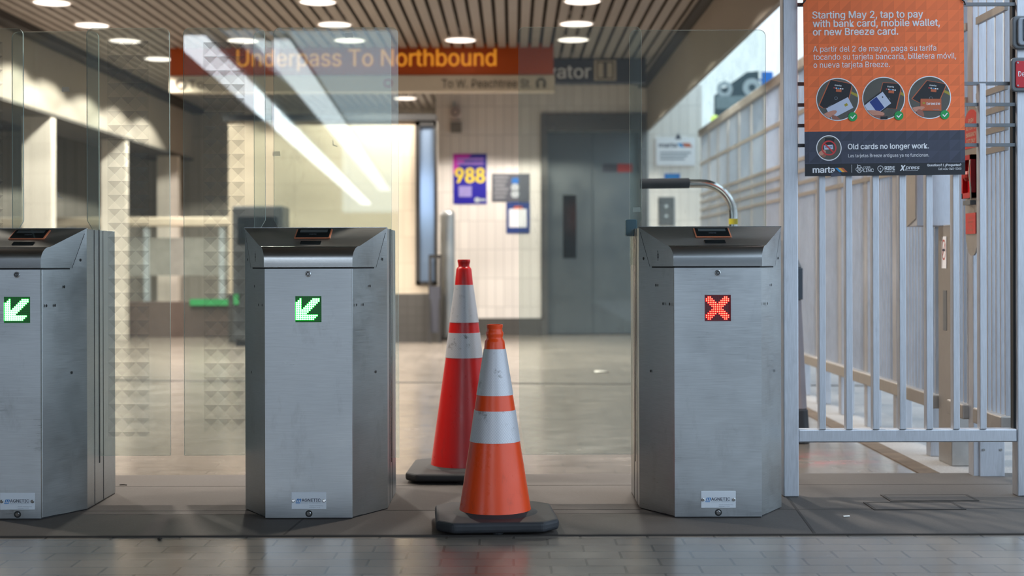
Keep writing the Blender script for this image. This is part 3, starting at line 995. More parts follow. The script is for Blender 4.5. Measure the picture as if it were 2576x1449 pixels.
t.text('Old cards no longer work.', qx(2132), qx(2336), qz(377), 13.2 / 655.6, Yp, 0, .028)
t.text('Las tarjetas Breeze antiguas ya no funcionan.', qx(2133), qx(2336), qz(397.5), 8.2 / 655.6, Yp, 0)
t.build('old_cards_lettering', 'white', po, fix=False)


def circ(cx, cy, r, kind):
    m = MB()
    PM = ['white', 'p_grey', 'p_dark', 'p_rim', 'p_card', 'p_skin', 'p_skin2', 'p_blue', 'p_green', 'p_red', 'p_yel', 'p_cyan', 'p_gold', 'inkgrey']
    X, Z, S = qx(cx), qz(cy), 1 / 655.6
    lev = [Yp]
    def up(): lev[0] -= .00012; return lev[0]
    def P(pts, mi):
        # clip to the circle by pulling outside corners back onto its rim
        y = up(); o = []
        dense = []
        for i, (u, v) in enumerate(pts):
            u2, v2 = pts[(i + 1) % len(pts)]
            for k in range(6): dense.append((u + (u2 - u) * k / 6, v + (v2 - v) * k / 6))
        for u, v in dense:
            h = math.hypot(u, v); f = min(1, (r - 2.6) / h) if h > 0 else 1
            o.append((X + u * f * S, y, Z + v * f * S))
        m.poly(o, mi)
    m.disc(X, Z, r * S, up(), 0, 48)
    m.disc(X, Z, (r - 2.3) * S, up(), 1, 48)
    def rot(pts, a, ox=0, oy=0):
        ca, sa = math.cos(R(a)), math.sin(R(a))
        return [(ox + u * ca - v * sa, oy + u * sa + v * ca) for u, v in pts]
    def T(s, u0, v0, u1, cap, mi, bold=0, a=0):
        y = up(); ca, sa = math.cos(R(a)), math.sin(R(a))
        m.text(s, 0, u1 - u0, 0, cap, y, mi, bold, fn=lambda e, w: (X + (u0 + e * ca - w * sa) * S, y, Z + (v0 + e * sa + w * ca) * S))
    def sq(u, v, w, h, mi, a=0):
        y = up(); m.poly([(X + p[0] * S, y, Z + p[1] * S) for p in rot([(-w, -h), (w, -h), (w, h), (-w, h)], a, u, v)], mi)
    def oval(u, v, a_, b_, ang, mi):
        P(rot([(a_ * math.cos(i * math.pi / 8), b_ * math.sin(i * math.pi / 8)) for i in range(16)], ang, u, v), mi)
    if kind < 3:
        P([(30, 22), (52, 12), (52, 4), (30, 16)], 12)
        if kind == 0: Q = [(-17, 49), (37, 38), (22, -20), (-36, -21), (-45, -14)]
        elif kind == 1: Q = [(-1, 39), (46, 36), (30, -27), (6, -24), (-10, 8)]
        else: Q = [(-6, 42), (42, 33), (24, -8), (-24, -13), (-43, -3)]
        P([(u * 1.05 + (1 if u > 0 else -1), v * 1.03) for u, v in Q], 3)
        P(Q, 2)
        cxp = {0: 2, 1: 18, 2: 9}[kind]; czp = {0: 34, 1: 28, 2: 29}[kind]
        T('marta', cxp - 9, czp, cxp + 8, 4.2, 0, .02, -6)
        for k, mi in enumerate((9, 0, 11, 0, 0)): sq(cxp - 10 + k * 5.2, czp - 5 - k * .7, 1.9, 1.3, mi, -6)
        sq(cxp + 1, czp - 12, 7, 3.4, 3, -6)
        y = up(); m.ring(X + (cxp - 6) * S, Z + (czp - 31) * S, 3.2 * S, 4.0 * S, y, 13, 16)
    if kind == 0:
        P(rot([(-31, -15), (31, -15), (31, 15), (-31, 15)], 27, 5, -22), 4)
        sq(21, -14, 4.0, 3.2, 12, 27); T('BANK', -24, -20, -13, 2.6, 13, 0, 27)
        oval(-26, -40, 26, 7.5, 24, 5); oval(-4, -49, 14, 6, -35, 6)
    elif kind == 1:
        P(rot([(-44, -21), (30, -21), (30, 21), (-44, 21)], 36, -14, -14), 2)
        P(rot([(-44, -18), (27, -18), (27, 18), (-44, 18)], 36, -14, -14), 4)
        P(rot([(-15, -17), (7, -17), (7, 17), (-15, 17)], 36, -14, -14), 7)
        sq(-3, 3, 1.6, 1.6, 2, 36)
        oval(-24, -37, 26, 7, -6, 5); oval(-14, -47, 22, 5, -2, 6); sq(0, -49, 9, 3.5, 2)
    elif kind == 2:
        P([(-23, -3), (29, -4), (29, -34), (-24, -33)], 3)
        T('breeze', -8, -19, 26, 7.0, 0, .02); T('marta', 8, -32, 23, 3, 13); sq(-15, -14, 3, 2, 12)
        oval(-38, -30, 26, 6, 12, 5); oval(-24, -42, 9, 13, 20, 6)
    if kind < 3:
        X, Z = qx(cx + 37.5), qz(cy + 44)
        y = up(); m.disc(X, Z, 11.4 * S, y, 8, 28)
        y = up()
        for pts in ([(-6.5, -.5), (-4.6, 1.4), (-.8, -2.2), (-.8, -6.0)], [(-.8, -6.0), (-.8, -2.2), (5.6, 5.0), (7.2, 3.2)]):
            m.poly([(X + u * S, y, Z + v * S) for u, v in pts], 0)
    else:
        P([(-9, 26), (15, 25), (10, -2), (-14, -2)], 2)
        sq(-1, 2, 11, 5.5, 4, 4); T('breeze', -10, 0, 8, 4.5, 7, .02, 4)
        oval(-17, -12, 10, 6, 28, 5); oval(-12, -19, 6, 4, 40, 6)
        y = up(); m.ring(X, Z, 15.5 * S, 19 * S, y, 9, 40)
        y = up(); m.poly([(X + u * S, y, Z + v * S) for u, v in rot([(-16, -1.8), (16, -1.8), (16, 1.8), (-16, 1.8)], -45)], 9)
    m.build('photo_circle', PM, po, fix=False)


circ(2107.5, 251.5, 54, 0); circ(2223.5, 250, 54, 1); circ(2339, 249, 54, 2); circ(2084.5, 373.5, 32, 3)
t = MB()
t.text('marta', qx(2043), qx(2099), qz(435.5), 15 / 655.6, Yp, 0, .04)
def para(u0, mi): t.poly([(qx(u0), Yp, qz(423.5)), (qx(u0 + 7), Yp, qz(423.5)), (qx(u0 + 18), Yp, qz(434.5)), (qx(u0 + 11), Yp, qz(434.5))], mi)
para(2099, 1); para(2106, 2); para(2113, 3)
t.box(qx(2141), qx(2141.8), Yp - .0001, Yp, qz(436), qz(416))
for u, v in ((2156.5, 428), (2164.5, 428), (2160.5, 423), (2160.5, 432)): t.ring(qx(u), qz(v), 4.2 / 655.6, 5.2 / 655.6, Yp, 0, 20)
t.box(qx(2155.6), qx(2156.9), Yp - .0001, Yp, qz(426), qz(415.5))
t.text('COBB', qx(2171), qx(2188), qz(425.5), 5.2 / 655.6, Yp, 0)
t.text('LINC', qx(2171), qx(2196.5), qz(434.5), 8 / 655.6, Yp, 0, .01)
t.ring(qx(2213.5), qz(426.5), 6.2 / 655.6, 7.4 / 655.6, Yp, 0, 24)
t.poly([(qx(2208.5), Yp, qz(432)), (qx(2218.5), Yp, qz(432)), (qx(2213.5), Yp, qz(438))], 0)
t.poly([(qx(2211.6), Yp, qz(427)), (qx(2215), Yp, qz(425)), (qx(2214.2), Yp, qz(429))], 0)
t.text('RIDE', qx(2224), qx(2250), qz(429.5), 8.6 / 655.6, Yp, 0, .03)
t.text('Gwinnett', qx(2224), qx(2250), qz(436), 5 / 655.6, Yp, 0)
t.text('X', qx(2262), qx(2277), qz(432.5), 13.5 / 655.6, Yp, 0, .05, .25)
t.text('press', qx(2276), qx(2312), qz(429), 9.4 / 655.6, Yp, 0, .02, .25)
t.box(qx(2277), qx(2308), Yp - .0001, Yp, qz(433), qz(432.3))
t.text('Questions? / \u00bfPreguntas?', qx(2331), qx(2417), qz(422), 5.6 / 655.6, Yp, 0, .03)
t.text('Call 404-848-5000', qx(2359), qx(2417), qz(431.5), 5.6 / 655.6, Yp, 0)
t.build('logo_row', ['white', 'p_cyan', 'p_yel', 'p_rim'], po, fix=False)
m = MB(); m.poly([(qx(2089), Yp - .0004, qz(446)), (qx(2090), Yp - .0004, qz(437)), (qx(2100), Yp - .0004, qz(430)), (qx(2112), Yp - .0004, qz(437)), (qx(2117), Yp - .0004, qz(444))])
m.build('torn_flap', 'p_navy', po, fix=False)
for px, s in ((2024, 1), (2425, -1)):
    MB().tube([(qx(px) + s * .008, -.004, qz(2)), (qx(px) - s * .002, -.010, qz(9)), (qx(px) - s * .012, .006, qz(15)), (qx(px) - s * .008, .03, qz(12))], .0028, 8).build('cable_tie', 'black', po, smooth=60)

# ------------------------------------------------------------------ side fence along the walkway
SX = 1.95
sf = thing('side_fence', 'tall aluminium fence of close upright bars running along the walkway to the elevator wall', 'fence', (SX, 5.36, 0))
def sy(d): return d - 5.36
zR0, zR1 = .235, .30
FE = 14.2
segs = [(5.40, 5.735), (5.86, 6.08), (6.285, FE)]
for a_, b_ in segs:
    MB().box(-.03, .03, sy(a_), sy(b_), zR0, zR1).build('bottom_rail', 'fence_tan', sf, bevel=.006)
    for zz in (1.36, 1.44, 1.52, 1.60): MB().box(-.012, .004, sy(a_), sy(b_), zz - .012, zz + .012).build('cross_rail', 'fence_tan', sf)
    MB().box(-.012, .004, sy(a_), sy(b_), 1.90, 1.93).build('cross_rail', 'fence_tan', sf)
MB().box(-.03, .05, sy(5.40), sy(FE), 2.20, 2.27).build('top_rail', 'fence_tan', sf, bevel=.008)
pd = [5.80, 6.40, 6.96, 7.54, 8.14, 8.74] + [9.34 + .6 * i for i in range(9)]
for d in pd:
    MB().box(-.004, .075, sy(d), sy(d) + .065, 0, 2.2).build('post', 'alu', sf, bevel=.003)
# shoe on the nearest post
sh = MB().box(.02, .125, sy(5.79), sy(5.79) + .09, .0, .16).build('post_shoe', 'alu', sf, bevel=.003)
for bx_ in (.035, .108): MB().button(bx_, .115, .006, sy(5.786), sy(5.79)).build('bolt', 'chrome', sh)
lo = MB().box(-.0145, .0145, -.006, .006, zR1, 1.61).build('bar', 'alu', sf)
hi = MB().box(-.0145, .0145, -.006, .006, 1.61, 2.2).build('upper_bar', 'alu', sf)
nl = nh = 0
rest = MB(); resth = MB()
d = 5.43; i = 0
while d < FE:
    if not (5.74 < d < 5.86 or 6.09 < d < 6.28):
        if nl < 100:
            o = lo if nl == 0 else lo.copy()
            if nl: COL.objects.link(o); o.parent = sf
            o.location = (.012, sy(d), 0)
        else: rest.box(-.0025, .0265, sy(d) - .006, sy(d) + .006, zR1, 1.61)
        nl += 1
        if i % 2 == 0:
            if nh < 95:
                o = hi if nh == 0 else hi.copy()
                if nh: COL.objects.link(o); o.parent = sf
                o.location = (.012, sy(d), 0)
            else: resth.box(-.0025, .0265, sy(d) - .006, sy(d) + .006, 1.61, 2.2)
            nh += 1
    d += .05; i += 1
rest.build('far_bars', 'alu', sf)['kind'] = 'stuff'
# solid steel leaf posts of the emergency gate in the fence
MB().box(-.004, .09, sy(6.09), sy(6.275), 0, 1.075).build('latch_post', 'fence_tan', sf, bevel=.004)
MB().box(-.0055, -.004, sy(6.15), sy(6.20), .60, .78).build('latch_recess', 'alu_dark', sf)

ns = thing('no_smoking_sign', 'small white no smoking sign on the tan latch post', 'sign', (SX - .0045, 6.185, PZ(638, 6.2)))
MB().box(-.0015, 0, -.035, .035, -.072, .072).build('plate', 'white', ns)
m = MB()
for i in range(32):
    a0, a1 = 2 * math.pi * i / 32, 2 * math.pi * (i + 1) / 32
    m.poly([(-.002, r * math.cos(a) * .9, .012 + r * math.sin(a) * 1.5) for r, a in ((.026, a0), (.031, a0), (.031, a1), (.026, a1))])
m.poly([(-.002, u * .9, .012 + v * 1.5) for u, v in ((-.021, .016), (-.017, .020), (.021, -.016), (.017, -.020))])
m.build('ban_symbol', 'red_d', ns, fix=False)
m = MB().box(-.0024, -.0018, -.016, .018, .006, .016); m.build('cigarette', 'ink', ns)

vb = thing('wall_box', 'pale metal box with a tan flank hung on the fence above the latch post', 'metal box', (1.905, 6.2, 1.07))
MB().box(-.078, .078, 0, .15, .0, .50).build('casing', 'alu', vb, bevel=.003)
MB().yz([(.004, .035), (.146, .0), (.146, .49), (.004, .49)], -.083, -.078).build('flank_cover', 'fence_tan', vb)

# emergency pull station plate
ep = thing('emergency_exit_plate', 'pointed steel plate with red emergency exit signs and a red pull box', 'emergency release', (SX - .0135, 5.765, .93))
ey, ez0 = 5.805, .93
def Z(py, d=5.81): return PZ(py, d) - ez0
pts = [(-.085, Z(560)), (-.075, Z(610)), (-.045, Z(638)), (-.02, Z(646)), (.02, Z(646)), (.045, Z(638)), (.075, Z(610)), (.085, Z(560)), (.085, Z(330))]
for i in range(9):
    a = R(i * 180 / 8); pts.append((.085 * math.cos(a), Z(312) + (Z(270) - Z(312)) * math.sin(a)))
pts.append((-.085, Z(330)))
MB().yz(pts, -.006, 0).build('back_plate', 'fence_tan', ep)
ar = [(-.082, Z(378)), (.082, Z(378)), (.082, Z(330))]
for i in range(9):
    a = R(i * 180 / 8); ar.append((.082 * math.cos(a), Z(316) + (Z(281) - Z(316)) * math.sin(a)))
sg = MB().yz(ar, -.009, -.006).build('arched_sign', 'red_d', ep)
m = MB()
for s, w, py in (('PUSH', .03, 314), ('BUTTON FOR', .06, 332), ('EMERGENCY', .062, 349), ('EXIT ONLY', .055, 365)):
    m.text(s, -w, w, Z(py), .017, 0, 0, .01, fn=lambda u, v: (-.0096, -u, v))
m.build('lettering', 'sign_c', sg, fix=False)
pb = MB()
pb.box(-.030, -.006, -.06, -.045, Z(503), Z(396)).box(-.030, -.006, .045, .06, Z(503), Z(396)).box(-.030, -.006, -.06, .06, Z(408), Z(396)).box(-.030, -.006, -.06, .06, Z(503), Z(490))
pb.box(-.010, -.006, -.06, .06, Z(503), Z(396))
pb = pb.build('pull_box', 'red_box', ep)
MB().lathe([(.012, Z(460)), (.02, Z(452)), (.02, Z(444)), (.012, Z(436))], 12, -.022, 0).build('pull_handle', 'red_d', pb)
MB().tube([(-.034, -.062, Z(410)), (-.04, -.068, Z(440)), (-.036, -.072, Z(480)), (-.03, -.06, Z(508))], .003, 8).build('wire', 'sign_c', pb, smooth=60)
MB().box(-.03, -.006, -.05, .04, Z(520), Z(509)).build('bracket', 'alu_dark', ep)
s2_ = MB().box(-.012, -.006, -.062, .062, Z(592), Z(540)).build('lower_sign', 'red_d', ep)
m = MB()
for k, (s, w) in enumerate((('PULL', .025), ('DOWN', .03), ('FOR', .02), ('ALARM', .032))):
    m.text(s, -w, w, Z(555 + k * 10), .010, 0, 0, 0, fn=lambda u, v: (-.0126, -u, v))
m.build('lettering', 'p_skin2', s2_, fix=False)

# floor hatches by the railing
for px0, px1, py0, py1, lab in ((2232, 2440, 1265, 1252, 'steel rimmed floor hatch just under the railing'), (2190, 2405, 1287, 1271, 'steel rimmed floor hatch one step out from the railing')):
    da, db = F * EYE / (py0 - VY), F * EYE / (py1 - VY)
    h = thing('floor_hatch', lab, 'floor hatch', (PX((px0 + px1) / 2, (da + db) / 2), (da + db) / 2, .0036), 'floor hatches by the railing')
    w_ = (px1 - px0) / 2 * da / F; dd = (db - da) / 2
    MB().box(-w_, w_, -dd, dd, 0, .0022).build('lid', 'strip', h)
    e = MB()
    e.box(-w_ - .012, w_ + .012, -dd - .012, -dd, 0, .0028).box(-w_ - .012, w_ + .012, dd, dd + .012, 0, .0028).box(-w_ - .012, -w_, -dd, dd, 0, .0028).box(w_, w_ + .012, -dd, dd, 0, .0028)
    e.build('frame', 'joint', h)

# ------------------------------------------------------------------ handle and bin behind the gate
HD = 6.5
hr = thing('grab_pole', 'bent chrome pole with a black foam grip and yellow tape', 'grab pole', (PX(1845, HD), HD, 0))
hx = lambda px: PX(px, HD) - PX(1845, HD)
arc = []
x0c, z0c = hx(1765), PZ(543, HD)
for i in range(13):
    a = R(90 - 90 * i / 12); arc.append((x0c + (0 - x0c) * math.cos(a), 0, z0c + (PZ(463, HD) - z0c) * math.sin(a)))
MB().tube([(hx(1616), 0, PZ(463, HD)), (hx(1700), 0, PZ(463, HD))] + arc + [(0, 0, .5), (0, 0, .012)], .0205, 20).build('pole', 'chrome', hr, smooth=50)
MB().tube([(hx(1611), 0, PZ(463, HD)), (hx(1613), 0, PZ(463, HD)), (hx(1733), 0, PZ(462, HD)), (hx(1734.5), 0, PZ(462, HD))], [.020, .0245, .0245, .022], 20).build('foam_grip', 'foam', hr, smooth=50)
MB().tube([(0, 0, PZ(566, HD)), (0, 0, PZ(552, HD))], .0218, 20).build('tape_band', 'yellow', hr, smooth=50)
MB().lathe([(.09, 0), (.09, .008), (.05, .014), (.03, .016)], 24).build('foot_plate', 'chrome', hr)

BD = 6.95
bn = thing('litter_bin', 'tapered pale grey litter bin with a navy lid behind the railing post', 'litter bin', (PX(1976, BD), BD, 0))
def bo_(h, rx_): return [(-rx_ + .03, -rx_), (rx_ - .03, -rx_), (rx_, -rx_ + .03), (rx_, rx_ - .03), (rx_ - .03, rx_), (-rx_ + .03, rx_), (-rx_, rx_ - .03), (-rx_, -rx_ + .03)]
def frus(r0, r1, za, zb):
    m = MB(); A = bo_(0, r0); B = bo_(0, r1)
    m.v += [(x, y, za) for x, y in A] + [(x, y, zb) for x, y in B]
    m.f.append(tuple(range(8))[::-1]); m.f.append(tuple(range(8, 16))); m.m += [0, 0]
    for i in range(8): m.f.append((i, (i + 1) % 8, 8 + (i + 1) % 8, 8 + i)); m.m.append(0)
    return m
frus(.106, .098, .0, .17).build('base', 'dark_pl', bn, bevel=.006)
frus(.094, .072, .17, PZ(755, BD)).build('body', 'grey_pl', bn, bevel=.006)
frus(.078, .078, PZ(755, BD), PZ(676, BD)).build('lid_band', 'navy_pl', bn, bevel=.004)
frus(.076, .05, PZ(676, BD), PZ(640, BD)).build('lid', 'grey_box', bn, bevel=.008)

# ------------------------------------------------------------------ hanging signs
SD = 14.0
sn = thing('direction_sign', 'long orange and cream direction sign hanging under the slatted ceiling', 'sign', (PX(913, SD), SD, PZ(188, SD)))
q = sn.location.copy()
def ux(px): return PX(px, SD) - q.x
def uz(py): return PZ(py, SD) - q.z
MB().box(ux(428), ux(1394), 0, .12, uz(188), uz(108)).build('orange_panel', 'sign_o', sn, bevel=.01)
MB().box(ux(428), ux(1397), -.01, .13, uz(231), uz(188.5)).build('cream_panel', 'sign_c', sn, bevel=.01)
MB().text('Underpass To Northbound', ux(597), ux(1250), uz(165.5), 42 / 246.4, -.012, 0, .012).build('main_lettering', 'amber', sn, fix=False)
m = MB().text('To W. Peachtree St.', ux(1113), ux(1338), uz(221), 21 / 246.4, -.022).text('To', ux(477), ux(515), uz(221), 21 / 246.4, -.022)
m.ring(ux(456), uz(211), .035, .055, -.022, 0, 20); m.ring(ux(1362), uz(210), .030, .052, -.022, 0, 20, -50, 230)
m.box(ux(1350), ux(1357), -.0225, -.022, uz(222), uz(210)); m.box(ux(1367), ux(1374), -.0225, -.022, uz(222), uz(210))
m.build('small_lettering', 'inkdark', sn, fix=False)
MB().ring(ux(978), uz(209), .030, .046, -.022).build('red_ring', 'red_d', sn, fix=False)
for px in (560, 900, 1240): MB().box(ux(px), ux(px) + .04, .03, .07, uz(108), 3.1 - q.z + .02).build('hanger', 'trim_dark', sn)
ED = 14.75
es = thing('elevator_sign', 'dark grey elevator sign partly hidden behind the orange one', 'sign', (PX(1450, ED), ED, PZ(178, ED)))
q = es.location.copy()
def vx(px): return PX(px, ED) - q.x
def vz(py): return PZ(py, ED) - q.z
MB().box(vx(1262), vx(1627), 0, .12, vz(209), vz(148)).build('panel', 'signgrey', es, bevel=.01)
MB().text('Elevator', vx(1310), vx(1488), vz(197), 33 / 233.9, -.008, 0, .014).build('lettering', 'white', es, fix=False)
ic = MB().box(vx(1496), vx(1551), -.006, -.001, vz(203), vz(152)).build('pictogram', 'sign_c', es)
MB().box(vx(1502), vx(1505), -.009, -.006, vz(199), vz(156)).box(vx(1542), vx(1545), -.009, -.006, vz(199), vz(156)).box(vx(1502), vx(1545), -.009, -.006, vz(159), vz(156)).box(vx(1502), vx(1545), -.009, -.006, vz(199), vz(196)).box(vx(1519), vx(1528), -.009, -.006, vz(196), vz(159)).build('pictogram_lines', 'inkdark', ic)
for px in (1320, 1580): MB().box(vx(px), vx(px) + .04, .03, .07, vz(148), 3.1 - q.z + .02).build('hanger', 'trim_dark', es)

# ------------------------------------------------------------------ elevator
ev = struct(MB().box(e0 - .02, e0 + .07, EW - .04, EW + .28, 0, etop).box(e1 - .07, e1 + .02, EW - .04, EW + .28, 0, etop)
            .box(e0 + .07, e1 - .07, EW - .04, EW + .28, PZ(331, EW), etop).build('door_1', 'doorframe', bevel=.006))
xm = PX(1492, EW)
MB().box(e0 + .07, xm - .003, EW + .10, EW + .14, 0.01, PZ(331, EW)).build('door_panel', 'door', ev)
MB().box(xm + .003, e1 - .07, EW + .13, EW + .17, 0.01, PZ(331, EW)).build('door_panel', 'door', ev)
MB().box(PX(1417, EW), PX(1451, EW), EW + .095, EW + .10, PZ(650, EW), PZ(490, EW)).build('vision_panel', 'screen', ev)
MB().box(e0, e1, EW + .28, EW + .3, 0, etop).build('shaft_back', 'void', ev)
sk = tag(MB().box(PX(1518, EW), PX(1556, EW), EW + .125, EW + .13, PZ(432, EW), PZ(411, EW), 0).box(PX(1556, EW), PX(1594, EW), EW + .125, EW + .13, PZ(432, EW), PZ(411, EW), 1).build('door_sticker', ['signgrey', 'red_d']),
         'dark and red sticker on the elevator door', 'sticker')

# things on the tiled wall
def onwall(name, label, cat, px0, px1, py0, py1, mat, th=.012, y=None):
    yy = EW - th if y is None else y
    t = thing(name, label, cat, (PX((px0 + px1) / 2, EW), yy, PZ((py0 + py1) / 2, EW)))
    w_, h_ = (px1 - px0) / 2 * EW / F, (py1 - py0) / 2 * EW / F
    MB().box(-w_, w_, 0, th, -h_, h_).build('board', mat, t)
    def U(px): return PX(px, EW) - t.location.x
    def V(py): return PZ(py, EW) - t.location.z
    return t, U, V
t, U, V = onwall('help_line_poster', 'blue poster with big yellow numerals on the white tiled wall', 'poster', 1141, 1225, 387, 513, 'p988')
MB().poly([(U(1141), -.001, V(387)), (U(1188), -.001, V(387)), (U(1152), -.001, V(420)), (U(1141), -.001, V(440))]).build('pink_corner', 'pink', t, fix=False)
MB().text('988', U(1145), U(1221), V(459), 36 / 203, -.002, 0, .035).build('numerals', 'y988', t, fix=False)
m = MB()
for k in range(2): m.box(U(1150), U(1217), -.002, -.001, V(403 + k * 11), V(397 + k * 11))
m.build('text_lines', plain('lilac_print', (150, 110, 200), .5), t)
MB().disc(U(1201), V(503), .035, -.002).box(U(1208), U(1222), -.002, -.001, V(506), V(500)).build('logo', 'palegrey', t, fix=False)
MB().box(U(1155), U(1187), -.002, -.001, V(495), V(468)).build('pale_panel', plain('pale_violet', (150, 140, 200), .5), t)
t, U, V = onwall('notice_board', 'slate grey notice beside the blue numeral poster', 'notice', 1238, 1333, 437, 507, 'greyposter')
m = MB()
for k in range(6): m.box(U(1242 + 3 * (k % 2)), U(1280 - 4 * (k % 3)), -.002, -.001, V(449 + k * 10), V(443 + k * 10))
m.build('text_lines', plain('grey_print', (134, 136, 142), .5), t)
MB().box(U(1288), U(1305), -.002, -.001, V(462), V(448)).build('blue_mark', 'blue', t)
MB().disc(U(1296), V(472), .05, -.002).disc(U(1296), V(488), .05, -.002).build('pale_mark', 'palegrey', t, fix=False)
t, U, V = onwall('blue_notice', 'smaller blue notice with a white centre below the slate notice', 'notice', 1274, 1333, 509, 587, 'bluepost')
MB().box(U(1281), U(1325), -.002, -.001, V(572), V(526)).build('white_panel', 'white', t)
MB().poly([(U(1290), -.0025, V(526)), (U(1318), -.0025, V(526)), (U(1312), -.0025, V(519)), (U(1296), -.0025, V(519))]).build('orange_mark', 'p_rim', t, fix=False)
t, U, V = onwall('wall_alarm', 'small wall alarm horn with a grey box under the ceiling', 'alarm', 1135, 1162, 308, 334, plain('alarm_grey', (132, 128, 122), .5), .07)
MB().button(U(1147), V(284), .07, -.02, .07).build('horn', plain('alarm_pink', (202, 186, 180), .5), t, bevel=.01)
MB().ring(U(1147), V(284), .03, .045, -.021).build('horn_ring', 'taupe', t, fix=False)
MB().box(U(1141), U(1146), .04, .07, V(270), V(256)).build('conduit', 'palegrey', t)
t, U, V = onwall('wall_sign', 'white rules sign with orange logo on the tiled wall beside the elevator', 'sign', 1650, 1748, 349, 418, 'white', .04)
MB().text('marta', U(1657), U(1703), V(372), 11 / 203, -.001, 0, .04).build('logo_lettering', 'ink', t, fix=False)
MB().poly([(U(1703), -.001, V(362)), (U(1714), -.001, V(362)), (U(1722), -.001, V(372)), (U(1711), -.001, V(372))], 0).poly([(U(1715), -.001, V(362)), (U(1734), -.001, V(362)), (U(1742), -.001, V(372)), (U(1723), -.001, V(372))], 1).build('logo_stripes', ['p_cyan', 'p_rim'], t, fix=False)
m = MB()
for k in range(3): m.box(U(1660), U(1738 - k * 8), -.001, 0, V(388 + k * 8), V(384 + k * 8))
m.build('text_lines', 'inkgrey', t)
MB().poly([(U(1698), -.001, V(352)), (U(1714), -.001, V(352)), (U(1706), -.001, V(336))]).build('arrow', 'ink', t, fix=False)
t, U, V = onwall('blue_sign', 'small blue sign under the white rules sign', 'sign', 1672, 1711, 438, 452, 'blue')
MB().box(U(1679), U(1703), -.0015, 0, V(447), V(443)).build('text_line', 'p_cyan', t)
t, U, V = onwall('elevator_call_panel', 'grey steel elevator call panel below the small blue sign', 'call panel', 1656, 1696, 497, 568, 'doorframe', .02)
for py in (520, 545): MB().button(U(1676), V(py), .02, -.008, 0).build('call_button', 'palegrey', t)

# ------------------------------------------------------------------ things standing in the hall
BY = 16.1
t = thing('bollard', 'brushed steel bollard with a rounded top in front of the tiled wall', 'bollard', (PX(1126, BY), BY, 0))
r = 18.5 * BY / F
zt_ = PZ(527, BY)
MB().lathe([(r, 0), (r, zt_ - .07), (r * .93, zt_ - .035), (r * .7, zt_ - .01), (.005, zt_)], 32).build('shaft', 'steel', t, smooth=50)
MB().lathe([(r + .03, 0), (r + .03, .03), (r, .05)], 32, cap=False).build('collar', 'trim_dark', t, smooth=50)
AY = 15.35
t = thing('sign_frame', 'black folding sign frame leaning beside the steel bollard', 'sign stand', (PX(1090, AY), AY, 0))
za = PZ(640, AY)
def ax(px): return PX(px, AY) - t.location.x
for s, lean in ((0, .0), (.25, .0)):
    MB().yz([(s - .015 if s == 0 else s + .10, 0), (s + .015 if s == 0 else s + .13, 0), (.125, za), (.095, za)], ax(1077), ax(1083)).build('leg', 'trim_dark', t)
    MB().yz([(s - .015 if s == 0 else s + .10, 0), (s + .015 if s == 0 else s + .13, 0), (.125, za), (.095, za)], ax(1103), ax(1109)).build('leg', 'trim_dark', t)
MB().box(ax(1077), ax(1109), .09, .13, za - .04, za).build('top_bar', 'trim_dark', t)
MB().box(ax(1080), ax(1106), .04, .06, .12, PZ(720, AY)).build('board', 'signgrey', t)
CY = 14.9
t = thing('ticket_cabinet', 'dark grey ticket cabinet standing in front of the cream wall', 'cabinet', (PX(648, CY), CY, 0))
hw_ = 64 * CY / F
zc_ = PZ(516, CY)
MB().box(-hw_, hw_, 0, .45, .06, zc_).build('casing', 'taupe', t, bevel=.02)
MB().box(-hw_ + .05, hw_ - .05, -.01, .0, .2, zc_ - .5).build('front_door', plain('cabinet_door', (58, 60, 62), .45, .2), t)
MB().box(-hw_ + .06, hw_ - .06, -.012, 0, zc_ - .42, zc_ - .12).build('screen', 'screen', t)
MB().box(-hw_ + .03, hw_ - .03, .03, .42, 0, .06).build('plinth', 'black', t)
MB().box(-hw_ + .02, -hw_ + .07, -.03, 0, PZ(764, CY), PZ(738, CY)).build('indicator_light', 'green_l', t)
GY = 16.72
tag(MB().box(PX(478, GY), PX(578, GY), GY - .02, GY, PZ(766, GY), PZ(750, GY)).build('reflection_streak', 'green_l'), 'thin green streak added along the low brown wall, imitating a reflection', 'green streak')  # green reflection streak, added as a glowing bar on the wall

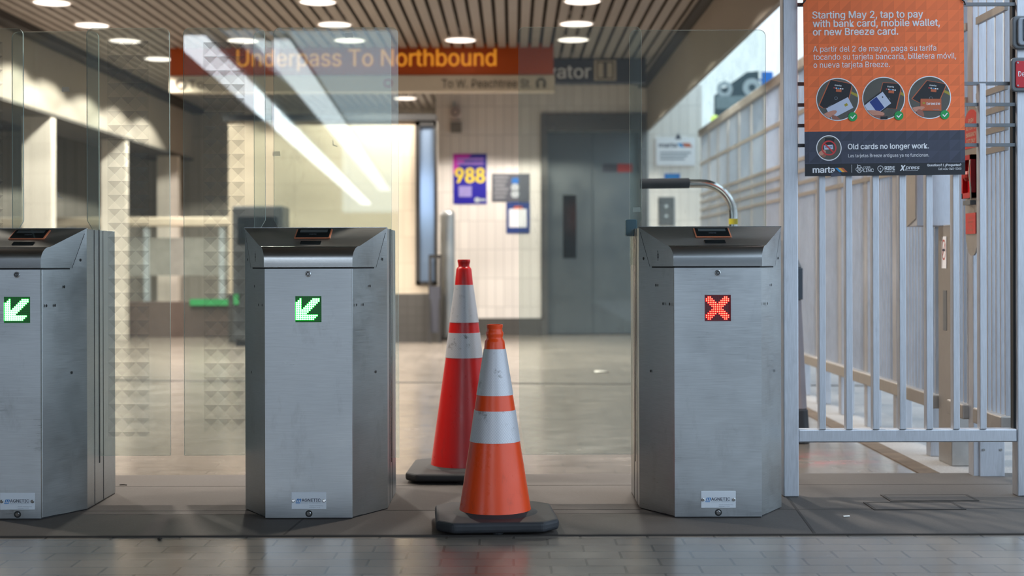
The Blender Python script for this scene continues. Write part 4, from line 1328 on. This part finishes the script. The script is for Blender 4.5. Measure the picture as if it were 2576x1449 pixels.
# billboard and lamp outside beyond the fence
BB = 17.0
bb = thing('billboard', 'dark teal billboard with pale rings beyond the fence', 'billboard', (PX(1855, BB), BB, 0))
def gx(px): return PX(px, BB) - bb.location.x
def gz(py): return PZ(py, BB)
MB().xz([(gx(1800), gz(312)), (gx(1800), gz(240)), (gx(1836), gz(214)), (gx(1880), gz(183)), (gx(1910), gz(180)), (gx(1910), gz(312))], 0, .10).build('panel', 'teal', bb)
MB().ring(gx(1824), gz(226), .045, .10, -.004).ring(gx(1893), gz(222), .045, .115, -.004).build('pale_rings', 'palegrey', bb, fix=False)
MB().box(gx(1802), gz(0) * 0 + gx(1908), -.006, 0, gz(275), gz(243)).build('pale_band', plain('band_grey', (126, 142, 146), .5), bb)
MB().box(gx(1918), gx(1946), 0, .06, gz(222), gz(182)).box(gx(1909), gx(1920), .02, .05, gz(204), gz(200)).build('blue_end_panel', 'blue', bb)
for px in (1812, 1896): MB().box(gx(px), gx(px) + .07, .10, .17, 0, gz(220)).build('leg', 'alu_dark', bb)
t = thing('signal_lamp', 'round lime green signal lamp just above the fence top', 'lamp', (2.45, 16.2, 0))
sl_ = F / 16.2
lx_, lz_ = PX(1799, 16.2) - 2.45, PZ(302, 16.2)
MB().lathe([(.004, lz_ - .055), (.04, lz_ - .04), (.055, lz_), (.04, lz_ + .04), (.004, lz_ + .055)], 20, lx_, 0).build('lens', 'green_y', t, smooth=60)
MB().box(lx_ - .025, lx_ + .025, -.025, .025, 0, lz_ - .055).build('pole', 'alu_dark', t)

# ------------------------------------------------------------------ litter
def fl(px, py): d = F * EYE / (py - VY); return PX(px, d), d
x, y = fl(1512, 937)
tag(MB().poly([(x - .06, y - .06, .006), (x + .055, y - .04, .012), (x + .06, y + .05, .004), (x - .05, y + .06, .010)]).build('paper_scrap', 'paper', fix=False), 'crumpled white paper scrap on the floor beyond the glass leaf', 'litter')
x, y = fl(400, 1356)
tag(MB().lathe([(.003, .0), (.009, .003), (.008, .006), (.002, .008)], 8, 0, 0).build('dry_leaf', 'bark', smooth=60), 'dark dry scrap at the edge of the dark concrete strip', 'litter').location = (x, y, 0)
x, y = fl(308, 1221)
tag(MB().tube([(-.014, 0, .003), (0, .006, .003), (.016, -.004, .003)], .0022, 6).build('twig', 'bark', smooth=60), 'short dark twig lying by the narrow fare gate', 'litter').location = (x, y, .0036)
x, y = fl(2128, 1306)
tag(MB().tube([(-.012, 0, .003), (.012, .006, .003)], .0028, 8).build('cigarette_end', 'paper', smooth=60), 'white cigarette end on the concrete below the railing', 'litter').location = (x, y, .0036)
